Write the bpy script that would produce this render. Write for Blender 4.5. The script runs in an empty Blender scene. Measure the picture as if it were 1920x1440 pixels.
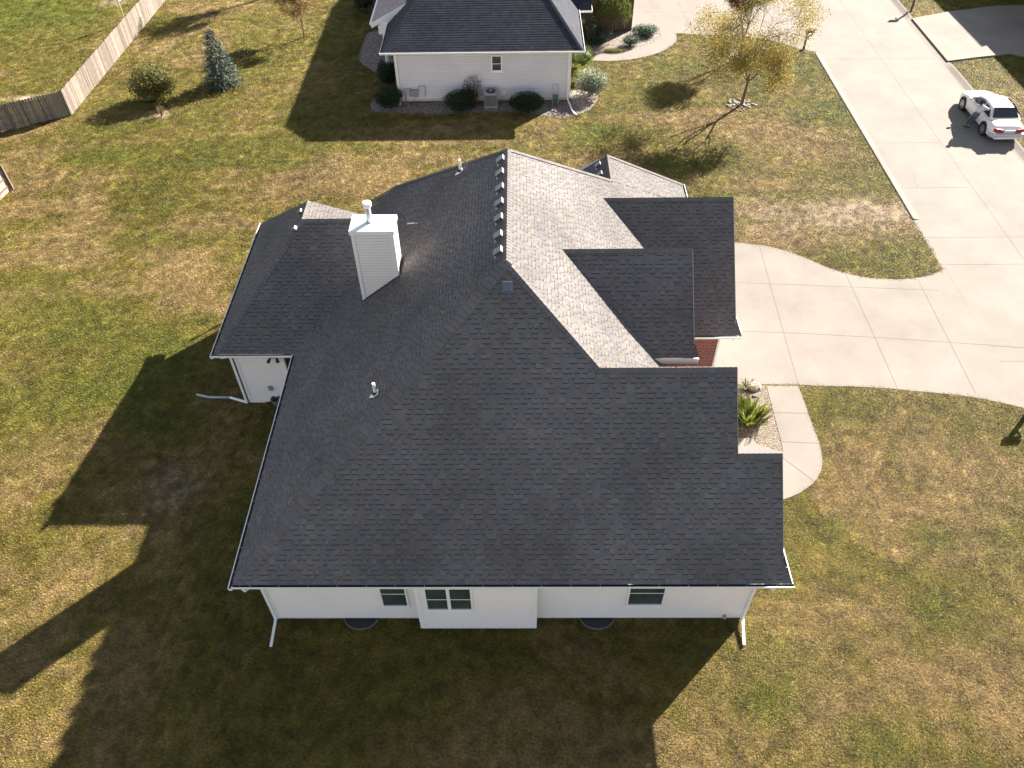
import bpy, math, random
import numpy as np
from mathutils import Vector, noise
random.seed(7); np.random.seed(7)
SC = bpy.context.scene
COL = SC.collection

# ---------------------------------------------------------------- camera
F, TH, CAMH, PX, YA, RO = 1497.0, math.radians(46.424), 22.0, 952.9, 0.02, -0.0196
FWD = np.array([-math.sin(YA)*math.cos(TH), math.cos(YA)*math.cos(TH), -math.sin(TH)])
_R = np.array([math.cos(YA), math.sin(YA), 0.0]); _D = np.cross(FWD, _R)
RGT = _R - RO*_D; DWN = _D + RO*_R
RGT /= np.linalg.norm(RGT); DWN /= np.linalg.norm(DWN)
cd = bpy.data.cameras.new("camera"); cam = bpy.data.objects.new("camera", cd); COL.objects.link(cam)
cd.sensor_fit = 'HORIZONTAL'; cd.sensor_width = 36.0; cd.lens = F/1920*36; cd.shift_x = (960-PX)/1920
cd.clip_start = 0.5; cd.clip_end = 2000
from mathutils import Matrix
_m = Matrix.Identity(4)
for i in range(3):
    _m[i][0] = RGT[i]; _m[i][1] = -DWN[i]; _m[i][2] = -FWD[i]
_m[2][3] = CAMH
cam.matrix_world = _m
SC.camera = cam

# ---------------------------------------------------------------- light
SUNV = Vector((1.32, 1.32, 1.0)).normalized()
EL = math.asin(SUNV.z)
w = bpy.data.worlds.new("World"); SC.world = w; w.use_nodes = True
nt = w.node_tree
sky = nt.nodes.new('ShaderNodeTexSky'); sky.sky_type = 'NISHITA'; sky.sun_disc = False
sky.sun_elevation = EL; sky.sun_rotation = math.radians(45); sky.air_density = 0.75; sky.dust_density = 0.6
hs = nt.nodes.new('ShaderNodeHueSaturation'); hs.inputs['Saturation'].default_value = 0.52
nt.links.new(sky.outputs[0], hs.inputs['Color']); nt.links.new(hs.outputs[0], nt.nodes['Background'].inputs[0])
nt.nodes['Background'].inputs[1].default_value = 0.05
sl = bpy.data.lights.new("sun", 'SUN'); sl.energy = 5.0; sl.angle = math.radians(0.53); sl.color = (1.0, 0.91, 0.795)
so = bpy.data.objects.new("sun", sl); COL.objects.link(so)
so.rotation_euler = SUNV.to_track_quat('Z', 'Y').to_euler(); so.location = (30, 30, 30)
SC.view_settings.view_transform = 'Standard'; SC.view_settings.look = 'None'
SC.view_settings.exposure = 2.35; SC.view_settings.gamma = 1.0
SC.cycles.max_bounces = 6; SC.cycles.diffuse_bounces = 3; SC.cycles.transparent_max_bounces = 8
SC.cycles.use_denoising = True
SC.cycles.sample_clamp_indirect = 6.0

# ---------------------------------------------------------------- helpers
def gz(x, y):
    """terrain height"""
    t = min(max((-8.6 - x)/3.4, 0), 1); t = t*t*(3-2*t)
    u = min(max((40 - y)/10.0, 0), 1); u = u*u*(3-2*u)
    return -0.48*t*u
def G(px, py, z=None):
    """ground point surveyed from the photograph (1920x1440 pixel)"""
    d = FWD + (px-PX)/F*RGT + (py-720)/F*DWN
    zz = 0.0 if z is None else z
    for _ in range(8):
        t = (zz-CAMH)/d[2]; x, y = t*d[0], t*d[1]
        if z is not None: break
        zz = gz(x, y)
    return (float(x), float(y), float(zz))
def prj(P):
    q = np.array(P)-np.array([0,0,CAMH]); z = q@FWD
    return PX+F*(q@RGT)/z, 720+F*(q@DWN)/z
def tag(o, label=None, cat=None, group=None, kind=None):
    if label: o['label'] = label
    if cat: o['category'] = cat
    if group: o['group'] = group
    if kind: o['kind'] = kind
    return o
def thing(name, label, cat, loc=(0,0,0), group=None):
    o = bpy.data.objects.new(name, None); o.empty_display_size = .2; COL.objects.link(o); o.location = loc
    return tag(o, label, cat, group)
def worldloc(o):
    v = Vector((0,0,0))
    while o is not None: v += o.location; o = o.parent
    return v
def child_at(name, parent, loc):
    """copy-free local group is not needed: geometry is given in world space"""
class MB:
    def __init__(s): s.v=[]; s.f=[]; s.mi=[]; s.c=[]; s.col=(1,1,1)
    def face(s, pts, m=0, col=None):
        i = len(s.v); s.v += [tuple(p) for p in pts]; s.f.append(tuple(range(i, i+len(pts)))); s.mi.append(m); s.c.append(col or s.col)
    def mesh(s, vs, fs, m=0, col=None):
        i = len(s.v); s.v += [tuple(p) for p in vs]
        for f in fs: s.f.append(tuple(i+k for k in f)); s.mi.append(m); s.c.append(col or s.col)
    def box(s, x0,x1,y0,y1,z0,z1,m=0,col=None):
        v=[(x0,y0,z0),(x1,y0,z0),(x1,y1,z0),(x0,y1,z0),(x0,y0,z1),(x1,y0,z1),(x1,y1,z1),(x0,y1,z1)]
        s.mesh(v,[(0,3,2,1),(4,5,6,7),(0,1,5,4),(1,2,6,5),(2,3,7,6),(3,0,4,7)],m,col)
    def obox(s, c, ax, ay, az, m=0, col=None):
        c=Vector(c);ax=Vector(ax);ay=Vector(ay);az=Vector(az)
        v=[c+a*ax+b*ay+d*az for d in (-1,1) for b in (-1,1) for a in (-1,1)]
        s.mesh(v,[(0,2,3,1),(4,5,7,6),(0,1,5,4),(1,3,7,5),(3,2,6,7),(2,0,4,6)],m,col)
    def prism(s, poly, z0, z1, m=0, col=None):
        n=len(poly); v=[(p[0],p[1],z0) for p in poly]+[(p[0],p[1],z1) for p in poly]
        s.mesh(v,[tuple(range(n-1,-1,-1)),tuple(range(n,2*n))]+[(i,(i+1)%n,n+(i+1)%n,n+i) for i in range(n)],m,col)
    def tube(s, pts, rs, n=8, m=0, col=None, cap=True):
        pts=[Vector(p) for p in pts]
        if not hasattr(rs,'__len__'): rs=[rs]*len(pts)
        rings=[]; up=Vector((0.31,0.17,0.93))
        for i,p in enumerate(pts):
            d=(pts[min(i+1,len(pts)-1)]-pts[max(i-1,0)]).normalized()
            a=d.cross(up)
            if a.length<.05: a=d.cross(Vector((1,0,0)))
            a.normalize(); b=d.cross(a)
            rings.append([p+(a*math.cos(2*math.pi*k/n)+b*math.sin(2*math.pi*k/n))*rs[i] for k in range(n)])
        v=[q for r in rings for q in r]; f=[]
        for i in range(len(pts)-1):
            for k in range(n): f.append((i*n+k,i*n+(k+1)%n,(i+1)*n+(k+1)%n,(i+1)*n+k))
        if cap: f.append(tuple(range(n-1,-1,-1))); f.append(tuple((len(pts)-1)*n+k for k in range(n)))
        s.mesh(v,f,m,col)
    def build(s, name, mats, parent=None, smooth=False, bevel=0):
        me=bpy.data.meshes.new(name); off=worldloc(parent) if parent else Vector((0,0,0))
        me.from_pydata([(a-off.x,b-off.y,c-off.z) for a,b,c in s.v],[],s.f)
        if not isinstance(mats,(list,tuple)): mats=[mats]
        for mm in mats: me.materials.append(mm)
        if len(mats)>1: me.polygons.foreach_set('material_index',s.mi)
        ca=me.color_attributes.new('tint','FLOAT_COLOR','CORNER')
        arr=[]
        for f,c in zip(s.f,s.c): arr += [c[0],c[1],c[2],1.0]*len(f)
        ca.data.foreach_set('color',arr)
        if smooth: me.polygons.foreach_set('use_smooth',[True]*len(s.f))
        me.validate(); me.update()
        o=bpy.data.objects.new(name,me); COL.objects.link(o)
        if parent: o.parent=parent
        if bevel:
            b=o.modifiers.new('bevel','BEVEL'); b.width=bevel; b.segments=2; b.limit_method='ANGLE'
        return o
# ---------------------------------------------------------------- materials
def mat(name, col=(.5,.5,.5), rough=.6, spec=.5, metal=0, noise_s=0, noise_a=0, bump=0, bump_s=40, tint=False, trans=0, col2=None, bdist=.01):
    m=bpy.data.materials.new(name); m.use_nodes=True; n=m.node_tree; b=n.nodes['Principled BSDF']
    b.inputs['Roughness'].default_value=rough; b.inputs['Metallic'].default_value=metal
    b.inputs['Specular IOR Level'].default_value=spec
    N=n.nodes.new; L=n.links.new
    rgb=N('ShaderNodeRGB'); rgb.outputs[0].default_value=(*col,1); out=rgb.outputs[0]
    if tint:
        at=N('ShaderNodeAttribute'); at.attribute_name='tint'
        mx=N('ShaderNodeMix'); mx.data_type='RGBA'; mx.blend_type='MULTIPLY'; mx.inputs[0].default_value=1
        L(out,mx.inputs[6]); L(at.outputs[0],mx.inputs[7]); out=mx.outputs[2]
    geo=N('ShaderNodeNewGeometry')
    if noise_a:
        tx=N('ShaderNodeTexNoise'); tx.inputs['Scale'].default_value=noise_s; tx.inputs['Detail'].default_value=5; tx.inputs['Roughness'].default_value=.65
        L(geo.outputs['Position'],tx.inputs['Vector'])
        mr=N('ShaderNodeMapRange'); mr.inputs[1].default_value=.25; mr.inputs[2].default_value=.75; mr.inputs[3].default_value=1-noise_a; mr.inputs[4].default_value=1+noise_a
        L(tx.outputs[0],mr.inputs[0])
        if col2:
            mx=N('ShaderNodeMix'); mx.data_type='RGBA'; mr.inputs[3].default_value=0; mr.inputs[4].default_value=1
            L(mr.outputs[0],mx.inputs[0]); L(out,mx.inputs[6]); mx.inputs[7].default_value=(*col2,1); out=mx.outputs[2]
        else:
            vm=N('ShaderNodeVectorMath'); vm.operation='SCALE'; L(out,vm.inputs[0]); L(mr.outputs[0],vm.inputs['Scale']); out=vm.outputs[0]
    L(out,b.inputs['Base Color'])
    if bump:
        t2=N('ShaderNodeTexNoise'); t2.inputs['Scale'].default_value=bump_s; t2.inputs['Detail'].default_value=3
        L(geo.outputs['Position'],t2.inputs['Vector'])
        bp=N('ShaderNodeBump'); bp.inputs['Strength'].default_value=bump; bp.inputs['Distance'].default_value=bdist
        L(t2.outputs[0],bp.inputs['Height']); L(bp.outputs[0],b.inputs['Normal'])
    if trans:
        b.inputs['Subsurface Weight'].default_value=0
        tr=N('ShaderNodeBsdfTranslucent'); L(out,tr.inputs[0])
        ms=N('ShaderNodeMixShader'); ms.inputs[0].default_value=trans
        L(b.outputs[0],ms.inputs[1]); L(tr.outputs[0],ms.inputs[2]); L(ms.outputs[0],n.nodes['Material Output'].inputs[0])
    return m
M={}
M['shingle']=mat('shingle',(2.02,1.95,1.86),.95,.03,tint=True,noise_s=26,noise_a=.2,bump=.5,bump_s=140,bdist=.004)
M['old_shingle']=mat('old_shingle',(1,1,1),.88,.14,tint=True,noise_s=3,noise_a=.3,bump=.4,bump_s=120,bdist=.004)
M['white']=mat('white_trim',(.78,.78,.76),.4,.5,noise_s=1.5,noise_a=.04)
M['siding']=mat('vinyl_siding',(.79,.725,.69),.5,.4,noise_s=.8,noise_a=.05,tint=True)
M['siding_b']=mat('vinyl_siding_blue_grey',(.62,.60,.61),.5,.4,noise_s=.8,noise_a=.06,tint=True)
M['gutter_in']=mat('gutter_inside',(.055,.057,.06),.7,.3)
M['concrete']=mat('concrete',(.194,.176,.157),.85,.15,noise_s=.45,noise_a=.16,bump=.12,bump_s=60)
M['joint']=mat('concrete_joint',(.12,.11,.10),.9,.1)
M['kerbc']=mat('kerb_concrete',(.165,.145,.125),.85,.2,noise_s=2.5,noise_a=.16,bump=.15,bump_s=50)
M['found']=mat('foundation_concrete',(.30,.28,.25),.85,.2,noise_s=4,noise_a=.2)
M['dark']=mat('dark_metal',(.02,.02,.022),.5,.4)
M['glass']=mat('window_glass',(.045,.062,.058),.08,.6,noise_s=1.8,noise_a=.4)
M['vent']=mat('galvanised_vent',(.17,.19,.21),.38,.5,metal=.7,noise_s=6,noise_a=.15)
M['ventbright']=mat('vent_front_lip',(.32,.31,.30),.35,.6)
M['grey']=mat('grey_metal',(.32,.35,.37),.4,.5,metal=.3,noise_s=4,noise_a=.1)
M['pvc']=mat('pvc_pipe',(.8,.8,.78),.35,.5)
M['galv']=mat('galvanised_pipe',(.42,.48,.52),.35,.6,metal=.6,noise_s=8,noise_a=.1)
M['bark']=mat('bark',(.14,.10,.075),.9,.2,noise_s=14,noise_a=.35,bump=.6,bump_s=40)
M['leaf']=mat('leaf',(1,1,1),.55,.3,tint=True,trans=.38)
M['needle']=mat('needle',(1,1,1),.6,.3,tint=True,trans=.1)
M['mulchrock']=None
M['wood']=mat('weathered_wood',(.19,.16,.135),.9,.15,tint=True,noise_s=5,noise_a=.2,bump=.3,bump_s=60)
M['mbox']=mat('mailbox_brown',(.09,.065,.06),.6,.3,noise_s=8,noise_a=.2)
M['rock']=mat('pale_rock',(.27,.235,.20),.85,.2,noise_s=5,noise_a=.3,bump=.6,bump_s=15,bdist=.03)
M['wellrim']=mat('well_rim',(.12,.12,.12),.5,.4)
M['edge']=mat('light_drip_edge',(.30,.29,.28),.5,.4)
M['drip']=mat('dark_drip_edge',(.10,.10,.105),.5,.4)
M['well']=mat('well_dark_plastic',(.035,.035,.035),.4,.5)

def pebbles(name, c1, c2, c3, scale=16):
    m=bpy.data.materials.new(name); m.use_nodes=True; n=m.node_tree; b=n.nodes['Principled BSDF']; N=n.nodes.new; L=n.links.new
    geo=N('ShaderNodeNewGeometry'); vo=N('ShaderNodeTexVoronoi'); vo.inputs['Scale'].default_value=scale
    L(geo.outputs['Position'],vo.inputs['Vector'])
    cr=N('ShaderNodeValToRGB'); sp=N('ShaderNodeSeparateColor'); L(vo.outputs['Color'],sp.inputs[0]); L(sp.outputs[0],cr.inputs[0])
    e=cr.color_ramp; e.elements[0].color=(*c1,1); e.elements[1].color=(*c3,1); k=e.elements.new(.5); k.color=(*c2,1)
    L(cr.outputs[0],b.inputs['Base Color'])
    bp=N('ShaderNodeBump'); bp.inputs['Strength'].default_value=1; bp.inputs['Distance'].default_value=.05; bp.invert=True
    L(vo.outputs['Distance'],bp.inputs['Height']); L(bp.outputs[0],b.inputs['Normal']); b.inputs['Roughness'].default_value=.8
    return m
M['gravel']=pebbles('river_gravel',(.07,.055,.05),(.16,.125,.11),(.30,.26,.23),15)
M['mulch']=pebbles('tan_gravel_mulch',(.08,.06,.04),(.165,.13,.095),(.27,.225,.18),26)

def brickmat(name='red_brick', c1=(.20,.035,.025), c2=(.13,.022,.02), mort=(.30,.22,.19)):
    m=bpy.data.materials.new(name); m.use_nodes=True; n=m.node_tree; b=n.nodes['Principled BSDF']; N=n.nodes.new; L=n.links.new
    geo=N('ShaderNodeNewGeometry'); sx=N('ShaderNodeSeparateXYZ'); L(geo.outputs['Position'],sx.inputs[0])
    ad=N('ShaderNodeMath'); L(sx.outputs[0],ad.inputs[0]); L(sx.outputs[1],ad.inputs[1])
    cb=N('ShaderNodeCombineXYZ'); L(ad.outputs[0],cb.inputs[0]); L(sx.outputs[2],cb.inputs[1])
    br=N('ShaderNodeTexBrick'); L(cb.outputs[0],br.inputs['Vector']); br.inputs['Scale'].default_value=1
    br.inputs['Brick Width'].default_value=.21; br.inputs['Row Height'].default_value=.075; br.inputs['Mortar Size'].default_value=.010
    br.inputs['Color1'].default_value=(*c1,1); br.inputs['Color2'].default_value=(*c2,1); br.inputs['Mortar'].default_value=(*mort,1)
    L(br.outputs[0],b.inputs['Base Color']); b.inputs['Roughness'].default_value=.85
    bp=N('ShaderNodeBump'); bp.inputs['Strength'].default_value=.6; bp.inputs['Distance'].default_value=.01; bp.invert=True
    L(br.outputs[1],bp.inputs['Height']); L(bp.outputs[0],b.inputs['Normal'])
    return m
M['brick']=brickmat()
M['brick_b']=brickmat('brown_brick',(.13,.065,.05),(.09,.045,.035),(.2,.15,.12))

# ---------------------------------------------------------------- lawn colour field (numpy value noise)
def vnoise(x, y, s, seed):
    rs=np.random.RandomState(seed); T=rs.rand(256,256)
    X=x*s+57.3; Y=y*s+31.7; xi=np.floor(X).astype(int); yi=np.floor(Y).astype(int); fx=X-xi; fy=Y-yi
    fx=fx*fx*(3-2*fx); fy=fy*fy*(3-2*fy)
    a=T[xi%256,yi%256]; b=T[(xi+1)%256,yi%256]; c=T[xi%256,(yi+1)%256]; d=T[(xi+1)%256,(yi+1)%256]
    return (a*(1-fx)+b*fx)*(1-fy)+(c*(1-fx)+d*fx)*fy
def fbm(x,y,s,seed,o=4,g=.55):
    t=0;a=1;n=0
    for i in range(o):
        c,sn=math.cos(.7*i),math.sin(.7*i)
        t=t+a*vnoise(x*c-y*sn,x*sn+y*c,s*2.03**i,seed+i*7); n+=a; a*=g
    return t/n
# patches seen in the photograph: (px, py, radius x, radius y, kind, strength)
PATCH=[]
def patch(px,py,rx,ry,kind,st): p=G(px,py); PATCH.append((p[0],p[1],rx,ry,kind,st))
for a in [(1600,400,4.2,1.3,'soil',1.1),(1480,395,3.0,1.1,'soil',.8),(1690,395,1.6,.9,'soil',.9),
          (370,470,2.4,2.0,'tan',.9),(330,520,1.4,1.3,'tan',.7),(110,480,2.0,2.4,'tan',.5),(150,390,1.2,2.2,'tan',.7),(60,720,1.6,1.8,'tan',.7),(160,830,1.2,1.0,'tan',.7),
          (30,640,1.2,2.,'tan',.5),(330,920,1.0,1.0,'soil',.8),(40,900,1.,1.2,'tan',.5),(620,350,3,.8,'tan',.8),(700,340,2.5,.8,'tan',.6),(560,345,2.,.8,'tan',.6),
          (1580,1330,1.6,1.0,'tan',.7),(1500,1290,1.,.7,'tan',.6),(1850,1300,1.6,1.2,'tan',.6),(1700,1000,1.3,1.0,'tan',.4),(1860,950,1.4,1.6,'tan',.7),(1800,860,1.4,1.,'tan',.4),
          (1640,940,.8,.6,'tan',.6),(1450,1160,1.0,.7,'tan',.5),(1610,1150,1.,.8,'tan',.5),(1440,260,2.4,1.4,'tan',.5),(1380,240,1.6,1.0,'tan',.3),(1500,330,2.4,.8,'tan',.4),
          (300,120,2.4,2.,'tan',.35),(420,240,3,1.2,'tan',.4),(200,90,3,2,'tan',.5),(130,80,3,3,'tan',.3),(300,215,.6,.4,'pink',1.0),(45,185,.8,.3,'pink',.9),(215,5,.8,.5,'soil',.8),
          (20,20,5,4,'green',1.0),(70,40,4,3,'green',.5),(100,740,3,1.6,'green',.7),(300,690,1.2,1.5,'green',.7),(120,600,2.6,1.6,'green',.5),(60,560,2.,2.,'green',.4),
          (1120,250,1.1,.7,'green',1.0),(1100,240,1.2,.6,'green',.6),(1320,310,2.4,.9,'green',.7),(1560,205,1.2,1.6,'green',.6),(1600,320,2.5,1.2,'green',.4),(1700,465,1.8,.8,'green',.7),
          (1600,760,2.,.8,'green',.6),(1440,1250,1.4,1.2,'green',.5),(1440,1320,.8,.6,'green',.8),(1750,1010,.8,.5,'green',.6),(1560,990,1.,.5,'green',.4),(1650,1390,.9,.6,'green',.6),
          (1760,1150,.8,.7,'green',.6),(1890,1020,1.,1.,'green',.4),(1850,420,1.,.5,'green',.3),(230,290,4,.8,'green',.4),(450,305,4,.5,'green',.35),(200,300,3,.5,'green',.4),
          (690,265,1,3,'green',.0),(330,570,1.1,.8,'tan',.5),(430,580,1.,.6,'tan',.6),(300,450,3.,.6,'green',.3),(1250,130,1.4,1,'green',.35),(1240,220,2,.8,'tan',.5),(1400,320,1.4,.5,'green',.4)]:
    patch(*a)
def lawn_rgb(x, y):
    x=np.asarray(x,float); y=np.asarray(y,float); X0,Y0_=x,y
    x,y=x*.86-y*.51,x*.51+y*.86
    wx_=(vnoise(x,y,.31,201)-.5)*2.6+(vnoise(x,y,1.3,203)-.5)*.7; wy_=(vnoise(x,y,.29,207)-.5)*2.6+(vnoise(x,y,1.2,209)-.5)*.7
    x,y=x+wx_,y+wy_
    big=fbm(x,y,.13,3,4); mid=fbm(x,y,.55,11,4); fin=fbm(x,y,2.6,23,3,.7); stk=fbm(x*.22,y,1.2,41,3)
    wob=fbm(x,y,.9,71,3,.7)-.5
    cur=Y0_+.018*(X0+8)**2*np.clip((8-X0)/20,0,1)*.35
    band=(fbm(X0*.10,cur,1.5,51,2)-.5)*1.1*np.clip((Y0_-24)/4,0,1)*np.clip((47-Y0_)/5,0,1)
    dry=np.clip(.5+(big-.5)*1.35+(mid-.5)*1.1+(fin-.5)*.9+(stk-.5)*.45+.10*np.clip((X0-4)/6,0,1)*np.clip((46-Y0_)/8,0,1)+.12*np.clip((14-Y0_)/6,0,1)-.06*np.clip((-8-X0)/8,0,1)*np.clip((Y0_-14)/6,0,1)+band,0,1.02)
    soil=np.zeros_like(x); pink=np.zeros_like(x); green=np.zeros_like(x)
    for (cx,cy,rx,ry,k,s) in PATCH:
        d=((X0-cx)/rx)**2+((Y0_-cy)/ry)**2
        m=np.clip(1.25*np.exp(-.9*d)-1.1*wob,0,1)*s*np.clip(.45+fin*1.1,0,1.2)*(d<6)
        if k=='tan': dry=np.clip(dry+.55*m,0,1.2)
        elif k=='green': green=np.maximum(green,m); dry=np.clip(dry-.5*m,0,1)
        elif k=='soil': soil=np.maximum(soil,m*.85)
        else: pink=np.maximum(pink,m)
        g=np.array([.112,.110,.020]); o=np.array([.148,.124,.028]); t=np.array([.215,.160,.070]); p=np.array([.32,.25,.18]); sc=np.array([.19,.147,.10]); gg=np.array([.092,.115,.014])
    d=np.clip(dry,0,1)[...,None]
    c=np.where(d<.5, g+(o-g)*(d/.5), o+(t-o)*((d-.5)/.5))
    gr=np.clip(green,0,1)[...,None]*.6; c=c*(1-gr)+gg*gr
    hi=np.clip(dry-1.0,0,.3)[...,None]/.3; c=c*(1-hi)+p*hi
    s=np.clip(soil,0,1)[...,None]; c=c*(1-s)+sc*s
    s=np.clip(pink,0,1)[...,None]; c=c*(1-s)+p*s
    v=(1.17*(1+(fbm(X0,Y0_,5.5,91,2)-.5)*1.0+(fbm(x,y,1.7,97,3)-.5)*.55))[...,None]
    return np.clip(c*v,0,1), np.clip(soil+pink,0,1)

def lawnmat(name, inst=False):
    m=bpy.data.materials.new(name); m.use_nodes=True; n=m.node_tree; b=n.nodes['Principled BSDF']; N=n.nodes.new; L=n.links.new
    at=N('ShaderNodeAttribute'); at.attribute_name='lawn'
    if inst: at.attribute_type='INSTANCER'
    geo=N('ShaderNodeNewGeometry'); out=at.outputs[0]
    tx=N('ShaderNodeTexNoise'); tx.inputs['Scale'].default_value=9; tx.inputs['Detail'].default_value=6; tx.inputs['Roughness'].default_value=.75
    mp=N('ShaderNodeMapping'); mp.inputs['Scale'].default_value=(1,1.5,1); mp.inputs['Rotation'].default_value=(0,0,.5)
    L(geo.outputs['Position'],mp.inputs[0]); L(mp.outputs[0],tx.inputs['Vector'])
    mr=N('ShaderNodeMapRange'); mr.inputs[1].default_value=.3; mr.inputs[2].default_value=.7; mr.inputs[3].default_value=.4; mr.inputs[4].default_value=1.55; L(tx.outputs[0],mr.inputs[0])
    vm=N('ShaderNodeVectorMath'); vm.operation='SCALE'; L(out,vm.inputs[0]); L(mr.outputs[0],vm.inputs['Scale'])
    if inst:
        ga=N('ShaderNodeAttribute'); ga.attribute_name='tint'
        mx=N('ShaderNodeMix'); mx.data_type='RGBA'; mx.blend_type='MULTIPLY'; mx.inputs[0].default_value=1
        L(vm.outputs[0],mx.inputs[6]); L(ga.outputs[0],mx.inputs[7]); o2=mx.outputs[2]
        b.inputs['Roughness'].default_value=.5; b.inputs['Specular IOR Level'].default_value=.3
        tr=N('ShaderNodeBsdfTranslucent'); ms=N('ShaderNodeMixShader'); ms.inputs[0].default_value=.5
        L(o2,tr.inputs[0]); L(o2,b.inputs[0]); L(b.outputs[0],ms.inputs[1]); L(tr.outputs[0],ms.inputs[2]); L(ms.outputs[0],n.nodes['Material Output'].inputs[0])
    else:
        L(vm.outputs[0],b.inputs[0]); b.inputs['Roughness'].default_value=.9; b.inputs['Specular IOR Level'].default_value=.15
        t2=N('ShaderNodeTexNoise'); t2.inputs['Scale'].default_value=22; t2.inputs['Detail'].default_value=4; t2.inputs['Roughness'].default_value=.8
        L(mp.outputs[0],t2.inputs['Vector'])
        bp=N('ShaderNodeBump'); bp.inputs['Strength'].default_value=1; bp.inputs['Distance'].default_value=.05
        L(t2.outputs[0],bp.inputs['Height']); L(bp.outputs[0],b.inputs['Normal'])
    return m
M['lawn']=lawnmat('lawn_ground'); M['blade']=lawnmat('grass_blade',True)

# ================================================================ GROUND
XA,XB,YA0,YB=-40.0,44.0,-2.0,78.0; ST=.2
nx=int((XB-XA)/ST)+1; ny=int((YB-YA0)/ST)+1
gx,gy=np.meshgrid(np.linspace(XA,XB,nx),np.linspace(YA0,YB,ny))
def gzv(x,y):
    t=np.clip((-8.6-x)/3.4,0,1); t=t*t*(3-2*t); u=np.clip((40-y)/10.0,0,1); u=u*u*(3-2*u)
    return -0.48*t*u
zz=gzv(gx,gy)
me=bpy.data.meshes.new('lawn')
V=np.stack([gx.ravel(),gy.ravel(),zz.ravel()],1)
idx=np.arange(nx*ny).reshape(ny,nx)
Q=np.stack([idx[:-1,:-1].ravel(),idx[:-1,1:].ravel(),idx[1:,1:].ravel(),idx[1:,:-1].ravel()],1)
# far skirt reaching the horizon
BIG=900.0
ring=[(XA,YA0),(XB,YA0),(XB,YB),(XA,YB)]; ri=[idx[0,0],idx[0,-1],idx[-1,-1],idx[-1,0]]
far=[(-BIG,-BIG),(BIG,-BIG),(BIG,BIG),(-BIG,BIG)]
base=len(V)
V=np.vstack([V,np.array([[a,b,0.] for a,b in far])])
faces=Q.tolist()
edges=[idx[0,:],idx[:,-1],idx[-1,::-1],idx[::-1,0]]
for k in range(4):
    e=[int(i) for i in edges[k]]
    faces.append([base+k]+[base+(k+1)%4]+e[::-1])
me.from_pydata(V.tolist(),[],faces)
rgb,_=lawn_rgb(V[:,0],V[:,1]); rgb[base:]=[.11,.11,.035]
ca=me.color_attributes.new('lawn','FLOAT_COLOR','POINT'); ca.data.foreach_set('color',np.hstack([rgb,np.ones((len(V),1))]).ravel())
me.polygons.foreach_set('use_smooth',[True]*len(me.polygons)); me.materials.append(M['lawn'])
lawn=bpy.data.objects.new('lawn',me); COL.objects.link(lawn); tag(lawn,'dry mottled lawn of green and tan grass around the houses',kind='structure')

def smoothpoly(pts, n=6):
    out=[]
    P=[Vector(p[:2]) for p in pts]
    for i in range(len(P)-1):
        p0=P[max(i-1,0)];p1=P[i];p2=P[i+1];p3=P[min(i+2,len(P)-1)]
        for k in range(n):
            t=k/n
            out.append(.5*((2*p1)+(p2-p0)*t+(2*p0-5*p1+4*p2-p3)*t*t+(3*p1-p0-3*p2+p3)*t**3))
    out.append(P[-1]); return [(p.x,p.y) for p in out]
def pix(l): return [G(*p,0)[:2] for p in l]
PAVED=[]   # polygons without grass
def slab(name,label,poly,z,m=None,joints=(),jw=.014,thick=.0,kind='structure',pave=True):
    from mathutils.geometry import tessellate_polygon
    b=MB(); n=len(poly)
    area=sum(poly[i][0]*poly[(i+1)%n][1]-poly[(i+1)%n][0]*poly[i][1] for i in range(n))
    if area<0: poly=poly[::-1]
    tris=tessellate_polygon([[Vector((p[0],p[1],0)) for p in poly]])
    vs=[(p[0],p[1],z) for p in poly]
    fs=[]
    for t in tris:
        a,bb,c=[Vector(vs[i]) for i in t]
        fs.append(t if (bb-a).cross(c-a).z>0 else (t[0],t[2],t[1]))
    b.mesh(vs,fs)
    lo=[(p[0],p[1],-.12) for p in poly]
    b.mesh(vs+lo,[(i,n+i,n+(i+1)%n,(i+1)%n) for i in range(n)])
    for j in joints:
        for a,c in zip(j[:-1],j[1:]):
            a=Vector(a[:2]);c=Vector(c[:2]);d=(c-a);
            if d.length<1e-4: continue
            d.normalize();p=Vector((-d.y,d.x))*jw/2
            b.face([(a.x-p.x,a.y-p.y,z+.003),(c.x-p.x,c.y-p.y,z+.003),(c.x+p.x,c.y+p.y,z+.003),(a.x+p.x,a.y+p.y,z+.003)],1)
    o=b.build(name,[m or M['concrete'],M['joint']]); tag(o,label,kind=kind)
    if pave: PAVED.append(poly)
    return o
# street: concrete carriageway with rolled kerb strip on the far side
SL,SRt=18.45,25.55
st=[(SL,-40),(SRt+.05,-40),(SRt+.05,200),(SL,200)]
jt=[[(22.25,-40),(22.25,200)]]
for y in [G(1700,268,0)[1],G(1780,352,0)[1],G(1830,445,0)[1],28.0,22.0]+[48.2,57.8]:
    jt.append([(SL,y),(22.25,y)] if y in (28.0,) else [(SL,y),(22.25 if random.random()<.5 else SRt,y)])
jt.append([G(1713,330,0)[:2],G(1721,352,0)[:2]])
slab('street','pale concrete street with a long centre joint',st,.008,joints=jt)
b=MB(); prof=[(SRt+.05,.008),(SRt+.2,.012),(SRt+.35,.05),(SRt+.52,.10),(SRt+.62,.105),(SRt+.62,-.1)]
ys=[-40]+[10+.8*k for k in range(80)]+[200]
def dip(y): return .25 if 47.4<y<54.4 else 1
for ya,yb in zip(ys[:-1],ys[1:]):
    for (xa,za),(xb,zb) in zip(prof[:-1],prof[1:]):
        b.face([(xa,ya,za*dip(ya)),(xb,ya,zb*dip(ya)),(xb,yb,zb*dip(yb)),(xa,yb,za*dip(yb))])
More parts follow.
